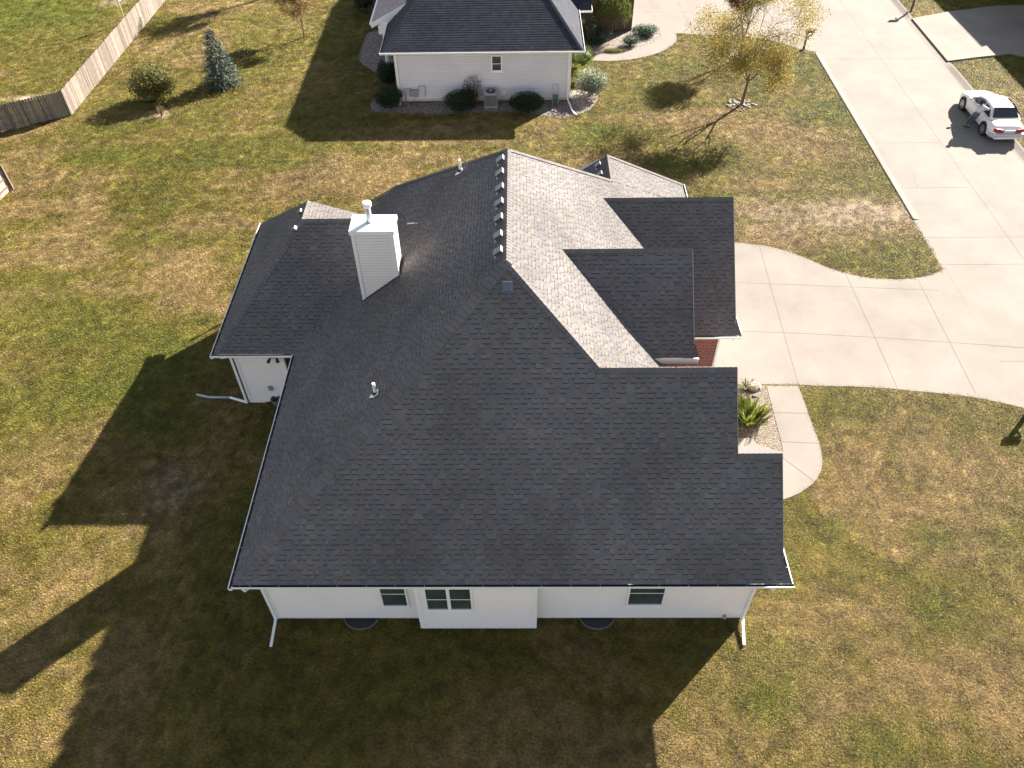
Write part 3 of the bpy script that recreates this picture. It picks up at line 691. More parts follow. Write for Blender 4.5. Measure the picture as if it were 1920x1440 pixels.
# gutters
gutter(house,(XL-.02,Y0),(X7+.28,Y0),(0,-1),HE+.01); gutter(house,(XL,Y0-.12),(XL,WY0-.02),(-1,0),HE+.01)
gutter(house,(WX0-.1,WY0),(XL-.13,WY0),(0,-1),HE+.01); gutter(house,(WX0,WY0-.12),(WX0,27.4),(-1,0),HE+.01)
gutter(house,(X7+.16,Y0),(X7+.16,12.25),(1,0),HE+.01); gutter(house,(AX+1.0,AYE),(AR+.22,AYE),(0,-1),AE+.01)
gutter(house,(AR+.12,AYE),(AR+.12,AYE+1.0),(1,0),AE+.01); gutter(house,(XE,AY+1.5),(XE,30.0),(1,0),HE+.01)
e=G(509,1213); f=G(520,1163)
downspout(house,[(-7.45,Y0-.07,HE-.1),(-7.42,Y0-.05,HE-.22),(XW0-.02,YW-.06,HE-.55),(XW0-.02,YW-.06,.15),(e[0],e[1],.06)])
e=G(1394,1210)
downspout(house,[(6.75,Y0-.07,HE-.1),(6.75,Y0-.05,HE-.2),(XW1-.02,YW-.06,HE-.5),(XW1-.02,YW-.06,.18),(e[0],e[1],.08)])
e=G(432,748); f=G(370,742); q=G(400,747)
downspout(house,[(-10.25,WY0-.07,HE-.1),(-10.2,20.05,HE-.5),(-10.2,20.05,.0),(e[0],e[1],e[2]+.08)])
g=MB(); g.tube([(e[0],e[1],e[2]+.08),(q[0]+.1,q[1],q[2]+.06),(q[0]-.2,q[1]+.02,q[2]+.05),(f[0],f[1],f[2]+.06)],.05,8); g.build('drain_hose',M['grey'],house,True)
# security lamp, outlet and hose bib
g=MB(); g.box(-8.75,-8.6,20.0,20.13,2.35,2.45); g.tube([(-8.78,20.02,2.35),(-8.86,19.9,2.22)],[.04,.07],8); g.tube([(-8.56,20.02,2.35),(-8.5,19.9,2.22)],[.04,.07],8); g.build('flood_lamp',M['dark'],house)
a=yz(507,728,20.1); g=MB(); g.box(a[0]-.07,a[0]+.07,20.06,20.13,a[1]-.1,a[1]+.1); g.build('outlet_box',M['grey'],house)
a=yz(1358,1155,YW-.04); g=MB(); g.tube([(a[0],YW,a[1]),(a[0],YW-.1,a[1]),(a[0],YW-.12,a[1]-.03)],[.05,.06,.03],10); g.build('dryer_vent',M['grey'],house)
g=MB(); g.box(-7.99,-7.85,20.15,20.2,-.1,2.2); 
# window wells
for px in (678,1119):
    c=G(px,1162); g=MB(); n=14; R=.47; t=.03
    for k in range(n):
        a0=math.pi*(1+k/n);a1=math.pi*(1+(k+1)/n)
        P=lambda a,r,z:(c[0]+r*math.cos(a),YW+r*.72*math.sin(a),z)
        g.mesh([P(a0,R,.09),P(a1,R,.09),P(a1,R+t,.09),P(a0,R+t,.09),P(a0,R,-.02),P(a1,R,-.02),P(a1,R+t,-.02),P(a0,R+t,-.02)],[(0,1,2,3),(3,2,6,7),(1,0,4,5)])
    o=g.build('window_well',M['wellrim'],house)
    g=MB(); g.face([(c[0]+R*math.cos(math.pi*(1+k/n)),YW+R*.72*math.sin(math.pi*(1+k/n)),.03) for k in range(n+1)]); g.build('well_floor',M['well'],o)
# chimney
CX0,CX1,CY0,CY1,CZ=-5.08,-3.84,20.05,20.80,7.70
ch=MB(); 
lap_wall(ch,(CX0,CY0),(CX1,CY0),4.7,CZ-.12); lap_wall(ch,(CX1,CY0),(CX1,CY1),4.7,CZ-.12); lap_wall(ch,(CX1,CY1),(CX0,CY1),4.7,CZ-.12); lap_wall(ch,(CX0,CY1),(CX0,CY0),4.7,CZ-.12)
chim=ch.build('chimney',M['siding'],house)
ct=MB()
for x in (CX0,CX1):
    for y in (CY0,CY1): ct.box(x-.035 if x==CX0 else x-.07,x+.07 if x==CX0 else x+.035,y-.035 if y==CY0 else y-.07,y+.07 if y==CY0 else y+.035,4.6,CZ-.05)
ct.build('corner_trim',M['white'],chim)
cc=MB(); cc.box(CX0-.07,CX1+.07,CY0-.07,CY1+.07,CZ-.11,CZ+.02); cc.mesh([(CX0-.07,CY0-.07,CZ+.021),(CX1+.07,CY0-.07,CZ+.021),(CX1+.07,CY1+.07,CZ+.021),(CX0-.07,CY1+.07,CZ+.021),(-4.5,20.45,CZ+.07)],[(0,1,4),(1,2,4),(2,3,4),(3,0,4)]); cc.build('chimney_cap',M['white'],chim)
fl=MB(); fl.tube([(-4.56,20.45,CZ),(-4.56,20.45,CZ+.06)],[.16,.13],16,m=1); fl.tube([(-4.56,20.45,CZ+.05),(-4.56,20.45,CZ+.66)],.095,16,m=1); fl.tube([(-4.56,20.45,CZ+.60),(-4.56,20.45,CZ+.64),(-4.56,20.45,CZ+.74),(-4.56,20.45,CZ+.76)],[.12,.14,.14,.10],16); fl.build('flue_pipe',[M['white'],M['galv']],chim,False)
fs=MB(); 
for p,q in (((CX0-.04,CY0-.12),(CX1+.08,CY0-.02)),((CX1+.02,CY0-.02),(CX1+.14,CY1+.1))):
    A_=[LF(p[0],p[1]),LF(q[0],p[1]),LF(q[0],q[1]),LF(p[0],q[1])]; fs.face([(a[0],a[1],a[2]+.018) for a in A_])
fs.build('flashing',M['dark'],chim)
# ridge vents (small boxes on the left slope)
ne=Vector((-KR,0,1)).normalized(); du=Vector((1,0,KR)).normalized()
def boxvent(c,up,nn,sz=.125,h=.08,name='roof_vent'):
    c=Vector(c);up=Vector(up).normalized();nn=Vector(nn).normalized();sd=up.cross(nn)
    g=MB(); 
    g.obox(c+nn*.012,up*(sz+.05),sd*(sz+.04),nn*.004)
    g.obox(c+nn*(.02+h/2),up*sz*.85,sd*sz*.9,nn*h/2)
    g.obox(c+nn*(.02+h+.008),up*(sz),sd*(sz),nn*.012)
    o=g.build(name,M['vent'],house,bevel=.006)
    f=MB(); f.obox(c+up*(sz+.012)+nn*(.02+h/2+.01),up*.012,sd*sz*.98,nn*(h/2+.012)); f.build('vent_lip',M['ventbright'],o)
    return o
for (px,py) in [(940,298),(939,323),(939,351),(938,379),(937,408),(936,440),(936,470)]:
    d=FWD+(px-PX)/F*RGT+(py-720)/F*DWN; n_=np.array([-KR,0,1.]); t=np.dot(np.array([XL,0,HE+.08])-np.array([0,0,CAMH]),n_)/np.dot(d,n_); P=np.array([0,0,CAMH])+t*d
    boxvent((P[0],P[1],HE+KR*(P[0]-XL)),du,ne)
for (px,py) in [(1123,308),(1126,326)]:
    d=FWD+(px-PX)/F*RGT+(py-720)/F*DWN; n_=np.array([-.9,0,1.]); t=np.dot(np.array([XC,0,cz+.08])-np.array([0,0,CAMH]),n_)/np.dot(d,n_); P=np.array([0,0,CAMH])+t*d
    boxvent((P[0],P[1],cz+.9*(P[0]-XC)),(1,0,.9),(-.9,0,1),.11,.075)
d=Vector((0,1,K)); boxvent((-.30,YAP-.50,ZA-.50*K),d,(0,-K,1),.12,.06)
for (px,py) in [(564,396),(553,428)]:
    d=FWD+(px-PX)/F*RGT+(py-720)/F*DWN; n_=np.array([-WL,0,1.]); t=np.dot(np.array([WX0,0,HE+.08])-np.array([0,0,CAMH]),n_)/np.dot(d,n_); P=np.array([0,0,CAMH])+t*d
    boxvent((P[0],P[1],HE+WL*(P[0]-WX0)),(1,0,WL),(-WL,0,1),.085,.07)
# plumbing vents
for (x,y,h) in [(-3.98,15.0,.42),(-1.95,23.7,.45)]:
    z=HE+KR*(x-XL); g=MB(); g.tube([(x,y,z-.05),(x,y,z+h)],.045,12); o=g.build('vent_pipe',M['pvc'],house,False)
    g=MB(); c=Vector((x,y,z))+ne*.018; sd=Vector((0,1,0)); g.face([c-du*.24-sd*.02,c-du*.05+sd*.13,c+du*.13+sd*.1,c+du*.13-sd*.1,c-du*.05-sd*.13]); g.tube([c,c+Vector((0,0,.08))],[.09,.05],12,m=1); g.build('pipe_flashing',[M['pvc'],M['dark']],o)
g=MB(); g.tube([(-3.72,22.3,HE+KR*(-3.72-XL)+.3),(-3.35,22.3,HE+KR*(-3.35-XL)+.03)],.02,6); g.build('guy_rod',M['grey'],chim)
PAVED += [[(-7.2,11.24),(6.5,11.24),(6.4,29),(-9.9,27),(-9.9,20.4),(-7.1,20.2)]]

# ---------------------------------------------------------------- back neighbour house
nb=thing('house','neighbour house with dark blue roof and grey siding at the top','house',(-2,48,0))
NE,NX0,NX1,NY=3.0,-7.43,3.58,43.05; NC=(NX0+NX1)/2; NK=.96; NZ=NE+NK*(NX1-NC); NKF=.62; NAY=NY+(NZ-NE)/NKF
s=MB(); dk=MB()
roof_plane(s,dk,(NX0,NY,NE),(1,0,0),(0,1,NKF),[[(NX0,NY,NE),(NX1,NY,NE),(NC,NAY,NZ)]],'old')
roof_plane(s,dk,(NX0,NY,NE),(0,1,0),(1,0,NK),[[(NX0,NY,NE),(NC,NAY,NZ),(NC,68,NZ),(NX0,68,NE)]],'old')
roof_plane(s,dk,(NX1,NY,NE),(0,1,0),(-1,0,NK),[[(NX1,NY,NE),(NC,NAY,NZ),(NC,68,NZ),(NX1,68,NE)]],'old')
# porch gable on the left, brown lit slope
PZ=2.95; PXL,PY=-8.5,47.1
PK=.5
pp=[(PXL,PY,PZ),(PXL+3.6,PY,PZ+3.6*PK),(PXL+3.6,56,PZ+3.6*PK),(PXL,56,PZ)]
s2=MB(); roof_plane(s2,dk,(PXL,PY,PZ),(0,1,0),(1,0,PK),[pp],'old')
s.build('roof',M['old_shingle'],nb)
s2.build('porch_roof',mat('sunlit_tan_shingle',(8.0,5.9,4.1),.7,.4,tint=True,noise_s=8,noise_a=.2,bump=.3,bump_s=80),nb)  # old shingle tones multiplied up, sunlit brown put into the colour
# garage wing slope with white gutter
s3=MB(); roof_plane(s3,dk,(3.0,48.6,2.95),(1,0,0),(0,1,.9),[[(2.6,48.6,2.95),(4.4,48.6,2.95),(4.4,51.6,5.65),(2.6,51.6,5.65)]],'old')
roof_plane(s3,dk,(4.2,51.9,2.95),(1,0,0),(0,1,.8),[[(3.2,52.4,2.95),(7.9,52.4,2.95),(7.9,58,7.4),(3.2,58,7.4)]],'old')
s3.build('garage_roof',M['old_shingle'],nb)
dk.build('roof_deck',M['white'],nb)
cp=MB(); 
ridge_caps(cp,(NX0,NY,NE),(NC,NAY,NZ),(-1,0,-NK),(0,-1,-NKF),OLDT,w=.15); ridge_caps(cp,(NX1,NY,NE),(NC,NAY,NZ),(1,0,-NK),(0,-1,-NKF),OLDT,w=.15); ridge_caps(cp,(NC,NAY,NZ),(NC,68,NZ),(-1,0,-NK),(1,0,-NK),OLDT,w=.15)
cp.build('ridge_cap',M['old_shingle'],nb)
wl=MB(); NYW=43.35; NW0,NW1=-6.80,2.95
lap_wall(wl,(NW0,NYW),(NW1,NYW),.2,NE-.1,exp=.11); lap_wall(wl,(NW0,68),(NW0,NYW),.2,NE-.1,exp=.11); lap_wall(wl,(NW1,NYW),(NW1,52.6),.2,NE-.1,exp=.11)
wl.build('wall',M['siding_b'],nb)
t=MB(); t.box(NW0-.03,NW0+.1,NYW-.03,NYW+.1,.15,NE-.1); t.box(NW1-.1,NW1+.03,NYW-.03,NYW+.1,.15,NE-.1)
t.face([(NX0,NY,NE-.12),(NX0,68,NE-.12),(NW0,68,NE-.12),(NW0,NY,NE-.12)]); t.face([(NW0,NY,NE-.12),(NW0,NYW,NE-.12),(NX1,NYW,NE-.12),(NX1,NY,NE-.12)]); t.face([(NW1,NYW,NE-.12),(NW1,68,NE-.12),(NX1,68,NE-.12),(NX1,NYW,NE-.12)])
t.build('trim',M['white'],nb)
# porch rake board, beam, columns
t=MB(); A_=Vector((PXL,PY-.04,PZ-.12)); B_=Vector((PXL+3.6,PY-.04,PZ+3.6*PK-.12)); t.obox((A_+B_)/2,(B_-A_)/2,(0,.03,0),(0,0,.14)); t.mesh([(PXL+.4,PY,PZ-.1),(PXL+2.4,PY,PZ-.1),(PXL+2.4,PY,PZ+1.1)],[(0,1,2)])
t.box(-8.1,-7.2,47.0,47.4,2.35,2.85); t.box(-8.6,-8.46,PY,56,PZ-.12,PZ-.0); t.build('porch_beam',M['white'],nb)
for y in (47.3,54.):
    t=MB(); t.tube([(-7.85,y,0),(-7.85,y,.12),(-7.85,y,.13),(-7.85,y,2.35)],[.17,.17,.12,.10],16); t.build('column',M['white'],nb,False)
t=MB(); t.box(NW0-.02,NW1,NYW+.03,NYW+.2,-.1,.2); t.build('foundation',mat('tan_foundation',(.5,.44,.38),.8,.2,noise_s=3,noise_a=.15),nb)
t=MB(); t.box(3.0,7.45,52.75,53.0,0,3.0); t.box(7.2,7.45,53,60,0,3.0); t.box(2.97,3.12,49.6,52.75,0,2.9); t.build('brick_wall',M['brick_b'],nb)
window(nb,-1.40,-.92,NYW-.02,1.78,2.62,tr=.07)
gutter(nb,(NX0-.1,NY),(NX1+.1,NY),(0,-1),NE+.01,brk=False); gutter(nb,(NX0,NY-.1),(NX0,68),(-1,0),NE+.01,brk=False); gutter(nb,(NX1,NY-.1),(NX1,48.6),(1,0),NE+.01)
gutter(nb,(2.6,48.6),(4.45,48.6),(0,-1),2.96); gutter(nb,(4.35,48.5),(4.35,51.6),(1,0),2.96,brk=False)
downspout(nb,[(NW0+.08,NYW-.07,NE-.12),(NW0+.08,NYW-.07,.15),(NW0+.08,NYW-.4,.06)]); a=G(1080,216)
downspout(nb,[(NW1-.12,NYW-.07,NE-.12),(NW1-.12,NYW-.07,.3),(NW1-.12,NYW-.3,.22),(a[0]-.2,a[1]+.3,.12),(a[0],a[1],.05)])
g=MB(); x=-6.5; y=NYW-.12
g.tube([(x+.1,y,.1),(x+.1,y,.85),(x+.5,y,.85),(x+.5,y,.55)],.03,6); g.tube([(x+.5,y,.75),(x+.9,y,.75),(x+.9,y,1.0),(x+1.25,y,1.0),(x+1.25,y,.4)],.03,6); g.box(x+.35,x+.65,y-.15,y+.05,.45,.75); g.tube([(x+.72,y-.05,.4),(x+.72,y-.05,.8)],.1,10); g.build('gas_meter',M['grey'],nb)
a=yz(943,175,NYW-.05); g=MB(); g.tube([(a[0],NYW,a[1]),(a[0],NYW-.1,a[1]-.02)],[.16,.14],14); g.build('wall_vent',M['white'],nb,False)
PAVED += [[(-6.7,43.5),(2.9,43.5),(2.9,52),(7.5,53),(7.5,66),(-6.7,66)]]

# house across the street whose shadow falls on its driveway (mostly outside the frame)
on=thing('house','neighbour house across the street beyond the shaded driveway','house',(36,62,0))
s=MB(); dk=MB(); OK=.75
ox0,ox1,oy0,oy1=32.6,46,60,78; oz=3.0; oc=(ox0+ox1)/2; ozr=oz+OK*(oc-ox0)
roof_plane(s,dk,(ox0,oy0,oz),(0,1,0),(1,0,OK),[[(ox0,oy0,oz),(oc,oy0,ozr),(oc,oy1,ozr),(ox0,oy1,oz)]],'old'); roof_plane(s,dk,(ox1,oy0,oz),(0,1,0),(-1,0,OK),[[(ox1,oy0,oz),(oc,oy0,ozr),(oc,oy1,ozr),(ox1,oy1,oz)]],'old')
roof_plane(s,dk,(33.2,46,3.1),(0,1,0),(1,0,.6),[[(33.2,44,3.1),(38,44,5.9),(38,60,5.9),(33.2,60,3.1)]],'old')
roof_plane(s,dk,(42.8,44,3.1),(0,1,0),(-1,0,.6),[[(42.8,44,3.1),(38,44,5.98),(38,61,5.98),(42.8,61,3.1)]],'old')
s.build('roof',M['old_shingle'],on); dk.build('roof_deck',M['white'],on)
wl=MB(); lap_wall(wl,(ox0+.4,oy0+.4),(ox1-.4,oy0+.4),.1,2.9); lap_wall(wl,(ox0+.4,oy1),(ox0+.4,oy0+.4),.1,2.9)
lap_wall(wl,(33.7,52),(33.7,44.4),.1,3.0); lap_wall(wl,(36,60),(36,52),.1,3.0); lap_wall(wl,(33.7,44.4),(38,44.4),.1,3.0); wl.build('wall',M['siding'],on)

# ================================================================ FENCES
def fence(name,label,a,b,h=1.45,group=None,inside=1,tone=(1,1,1)):
    a=Vector(a);b=Vector(b); r=thing(name,label,'fence',((a.x+b.x)/2,(a.y+b.y)/2,gz((a.x+b.x)/2,(a.y+b.y)/2)),group)
    d=Vector((b.x-a.x,b.y-a.y,0)); L=d.length; d.normalize(); n=Vector((-d.y,d.x,0)); g=MB(); k=0
    while k<L:
        w=.138; x=a.x+d.x*k; y=a.y+d.y*k; z=gz(x,y)+.03; hh=h+random.uniform(-.02,.02)
        t=random.uniform(.62,1.25); c=(t*tone[0],t*random.uniform(.95,1.03)*tone[1],t*random.uniform(.92,1.04)*tone[2]); p=Vector((x,y,0)); q=p+d*w
        o=n*random.uniform(.0,.008)
        P=[p+o,q+o,q+n*.018+o,p+n*.018+o]
        zt=[z+hh-.04,z+hh-.04]
        vs=[(v_.x,v_.y,z) for v_ in P]+[(v_.x,v_.y,z+hh-.05) for v_ in P]
        m=(p+q)/2+o; vs+=[(m.x-d.x*.03,m.y-d.y*.03,z+hh),(m.x+d.x*.03,m.y+d.y*.03,z+hh),(m.x+d.x*.03+n.x*.018,m.y+d.y*.03+n.y*.018,z+hh),(m.x-d.x*.03+n.x*.018,m.y-d.y*.03+n.y*.018,z+hh)]
        g.mesh(vs,[(0,1,5,4),(2,3,7,6),(1,2,6,5),(3,0,4,7),(4,5,9,8),(6,7,11,10),(5,6,10,9),(7,4,8,11),(8,9,10,11)],0,c); k+=.15
    g.build('board_panel',M['wood'],r)
    g=MB()
    for zz_ in (.3,h*.5,h-.22):
        A=a+n*.04;B=b+n*.04; g.obox(((A.x+B.x)/2,(A.y+B.y)/2,(gz(a.x,a.y)+gz(b.x,b.y))/2+zz_),Vector((B.x-A.x,B.y-A.y,gz(b.x,b.y)-gz(a.x,a.y)))/2,n*.018,(0,0,.045),0,(.8,.75,.7))
    g.build('rail',M['wood'],r)
    k=0
    while k<=L+.1:
        x=a.x+d.x*k+n.x*.1;y=a.y+d.y*k+n.y*.1; g=MB(); g.box(x-.045,x+.045,y-.045,y+.045,gz(x,y)-.1,gz(x,y)+h-.05,0,(.85,.8,.75)); g.build('post',M['wood'],r); k+=2.4
c0=G(135,217); c1=G(312,0); c2=G(-60,262)
fence('fence','long sunlit weathered board fence running away at upper left',(c0[0],c0[1],0),(c0[0]+(c1[0]-c0[0])*1.5,c0[1]+(c1[1]-c0[1])*1.5,0),1.5)
fence('fence','shaded dark board fence running off the left edge',(c2[0],c2[1],0),(c0[0],c0[1],0),1.45)
c3=G(22,355); c4=G(-50,425)
fence('fence','short end of a reddish board fence at the left edge',(c3[0],c3[1],0),(c4[0],c4[1],0),1.45,tone=(2.0,1.8,1.75))  # board tone raised so the side turned from the sun looks lit

# ================================================================ PLANTS
def leafcloud(mb, cen, rad, n, size, tones, hollow=.55, flat=.9, rs=random):
    """n leaf quads spread through an ellipsoid volume"""
    for _ in range(n):
        while True:
            p=Vector((rs.uniform(-1,1),rs.uniform(-1,1),rs.uniform(-1,1)))
            if p.length<=1 and p.length>=hollow*rs.random(): break
        c=Vector((cen[0]+p.x*rad[0],cen[1]+p.y*rad[1],cen[2]+p.z*rad[2]))
        a=Vector((rs.gauss(0,1),rs.gauss(0,1),rs.gauss(0,.6))).normalized(); b=a.cross(Vector((rs.gauss(0,1),rs.gauss(0,1),rs.gauss(0,1)))).normalized()
        s=size*rs.uniform(.6,1.35); t=rs.choice(tones); k=rs.uniform(.75,1.25); col=(t[0]*k,t[1]*k,t[2]*k)
        mb.face([c-a*s*.5,c-b*s*.28,c+a*s*.5,c+b*s*.28],0,col)
def grow(mb, p, d, L, r, depth, tips, spread=.5, n=3, taper=.62, rs=random, segs=4, upb=.12):
    pts=[Vector(p)];dd=Vector(d).normalized(); rr=[r]
    for i in range(segs):
        dd=(dd+Vector((rs.gauss(0,.09),rs.gauss(0,.09),upb*rs.random()))).normalized()
        pts.append(pts[-1]+dd*L/segs); rr.append(r*(1-(1-taper)*(i+1)/segs))
    mb.tube(pts,rr,7 if r>.03 else 4,cap=False)
    if depth==0: tips.append((pts[-1],dd)); tips.append((pts[-2],dd)); return
    if depth<=3: tips.append((pts[-1],dd))
    for k in range(n):
        ax=dd.cross(Vector((rs.gauss(0,1),rs.gauss(0,1),rs.gauss(0,1)))).normalized()
        nd=(dd+ax*spread*rs.uniform(.7,1.3)).normalized()
        st=pts[-1] if k<2 else pts[-2]
        grow(mb,st,nd,L*rs.uniform(.6,.85),rr[-1]*.8,depth-1,tips,spread,n,taper,rs,segs,upb)
def broadleaf(name,label,base,trunk_h,first_L,depth,spread,r,leafn,lsize,tones,seed,n=3,lean=(0,0),group=None,rad=.45,redtop=None,flatd=1.0,upb=.12,leader=1.0):
    rs=random.Random(seed); t=thing(name,label,'tree',base,group); tr=MB(); tips=[]
    b=Vector(base); top=b+Vector((lean[0],lean[1],trunk_h))
    tr.tube([b-Vector((0,0,.1)),b+Vector((lean[0]*.1,lean[1]*.1,trunk_h*.1)),b+(top-b)*.5,top],[r*1.6,r*1.1,r,r*.85],9)
    for k in range(n+1):
        an=2*math.pi*(k+rs.random()*.4)/(n+1); d=Vector((math.cos(an)*spread*1.2,math.sin(an)*spread*1.2,flatd if k else 2.2))
        if k==0: d=Vector((.06,.0,1))
        if k==1 and leader>1: d=Vector((-.35,.25,1))
        grow(tr,top-Vector((0,0,.05)),d,first_L*rs.uniform(.85,1.15)*(leader if k<2 else 1),r*.62,depth,tips,spread,n,.6,rs,4,upb)
    tr.build('trunk',M['bark'],t,True)
    cr=MB()
    for (p,d) in tips:
        tn=tones
        if redtop and redtop(p-b): tn=[(.16,.05,.035),(.20,.07,.04),(.12,.05,.03)]
        elif rs.random()<.5: tn=tones[:2] if rs.random()<.5 else tones[-2:]
        leafcloud(cr,p,(rad,rad,rad*.75),leafn,lsize,tn,0,rs=rs)
    cr.build('crown',M['leaf'],t)
    return t
GOLD=[(.34,.25,.05),(.29,.22,.05),(.22,.18,.04),(.13,.125,.03),(.40,.30,.065)]
b1=G(1390,197)
broadleaf('tree','tall golden leaved tree with a rock ring on the front lawn',b1,1.45,1.25,4,.76,.085,38,.08,GOLD,21,n=3,lean=(.1,.0),rad=.55,flatd=.75,upb=.10,leader=1.45)
b2=G(1387,106)
broadleaf('tree','dense olive and russet tree close behind the tall golden one',b2,1.2,1.1,3,.42,.07,60,.085,[(.10,.105,.03),(.14,.13,.04),(.17,.15,.05),(.075,.085,.025)],5,n=3,rad=.42,redtop=lambda q:q.x<-.7 and q.z>2.4)
b3=G(571,70)
broadleaf('tree','small sparse rust coloured tree by the upper left house shadow',b3,.75,1.05,3,.75,.05,34,.085,[(.22,.13,.05),(.26,.17,.07),(.14,.13,.05),(.3,.16,.07)],9,n=3,rad=.3)
bp_=(-16.2,60.8,0)
broadleaf('tree','slim tree beyond the top edge whose shadow crosses the lawn',bp_,1.6,1.7,3,.35,.07,60,.1,[(.12,.12,.04),(.16,.14,.05)],14,n=3,rad=.4)
# weeping tree by the neighbour garage
bw=G(1145,68); t=thing('weeping_tree','small weeping tree with dense green crown by the neighbour brick wall','tree',bw); g=MB(); b_=Vector(bw)
g.tube([b_-Vector((0,0,.1)),b_+Vector((.05,0,.6)),b_+Vector((.0,0,1.7))],[.08,.06,.05],8)
for k in range(9):
    an=k*2*math.pi/9; g.tube([b_+Vector((0,0,1.6)),b_+Vector((.5*math.cos(an),.5*math.sin(an),2.1)),b_+Vector((1.0*math.cos(an),1.0*math.sin(an),1.7)),b_+Vector((1.15*math.cos(an),1.15*math.sin(an),1.0))],[.03,.025,.015,.008],5)
g.build('trunk',M['bark'],t,True); g=MB(); rs=random.Random(3)
for _ in range(330):
    an=rs.uniform(0,6.28); rr=1.15*math.sqrt(rs.random()); x=rr*math.cos(an); y=rr*math.sin(an); zt=2.55-.55*(rr/1.15)**2*1.1+rs.uniform(-.1,.1); ln=rs.uniform(.5,1.15)
    tone=rs.choice([(.06,.085,.02),(.08,.10,.02),(.13,.14,.03),(.05,.07,.02)])
    for q in range(20):
        f_=q/20; c=b_+Vector((x*(1+.12*f_)+rs.gauss(0,.035),y*(1+.12*f_)+rs.gauss(0,.035),zt-ln*f_)); a=Vector((rs.gauss(0,.4),rs.gauss(0,.4),-1)).normalized(); bb=a.cross(Vector((rs.gauss(0,1),rs.gauss(0,1),.1))).normalized(); s_=.10; k_=rs.uniform(.7,1.4)
        g.face([c-a*s_*.5,c-bb*s_*.25,c+a*s_*.5,c+bb*s_*.25],0,(tone[0]*k_,tone[1]*k_,tone[2]*k_))
g.build('crown',M['leaf'],t)
# rock rings
def rock_ring(label,c,r0,r1,n,seed):
    rs=random.Random(seed)
    g=MB()
    for _ in range(n):
        an=rs.uniform(0,6.28); r=rs.uniform(r0,r1); s_=rs.uniform(.04,.10); x=c[0]+r*math.cos(an)*1.15; y=c[1]+r*math.sin(an)
        vs=[];st_=[]
        k=6
        for z_,q in ((-.3,.8),(.25,1.0),(.7,.55)):
            for j in range(k): a=2*math.pi*j/k+rs.uniform(-.2,.2); vs.append((x+s_*q*math.cos(a)*rs.uniform(.8,1.2),y+s_*q*math.sin(a)*rs.uniform(.8,1.2),c[2]+s_*z_+.02))
        fs=[(i*k+j,i*k+(j+1)%k,(i+1)*k+(j+1)%k,(i+1)*k+j) for i in range(2) for j in range(k)]+[tuple(2*k+j for j in range(k))]
        g.mesh(vs,fs)
    o=g.build('rock_ring',M['rock']); tag(o,label,'rocks',kind='stuff'); return o
rock_ring('ring of pale rocks round the base of the golden tree',b1,.05,.75,85,1)
rock_ring('ring of pale rocks round the base of the olive and russet tree',b2,.05,.65,60,2)
# blue spruce
bs=G(420,160); bs=(bs[0]-.05,bs[1]+.1,bs[2]); t=thing('spruce_tree','blue green conical spruce on the upper left lawn','tree',bs)
g=MB(); g.tube([(bs[0],bs[1],-.1),(bs[0],bs[1],3.1)],[.08,.015],8); g.build('trunk',M['bark'],t); g=MB(); rs=random.Random(8)
for z10 in range(34):
    z=.08+z10*.095; R=1.32*(1-z/3.35)**.66
    for k in range(int(8+R*21)):
        an=rs.uniform(0,6.28); Lb=R*rs.uniform(.65,1.12); dz=-.15*Lb+.1; tn=rs.choice([(.048,.070,.052),(.068,.096,.074),(.034,.052,.037),(.10,.13,.105),(.028,.044,.031)])
        for q in range(int(3+Lb*9)):
            f_=(q+rs.random())/(3+Lb*9); rr=Lb*(.25+.75*f_); c=Vector((bs[0]+rr*math.cos(an),bs[1]+rr*math.sin(an),z+dz*f_+rs.gauss(0,.02)))
            d_=Vector((math.cos(an+rs.gauss(0,.7)),math.sin(an+rs.gauss(0,.7)),rs.gauss(0,.35))).normalized(); bb=d_.cross(Vector((rs.gauss(0,.4),rs.gauss(0,.4),1))).normalized(); s_=.12; kk=rs.uniform(.7,1.35)*(1.1 if f_>.6 else .8)
            g.face([c-d_*s_*.4,c-bb*s_*.22,c+d_*s_*.7,c+bb*s_*.22],0,(tn[0]*kk,tn[1]*kk,tn[2]*kk))
g.build('crown',M['needle'],t)
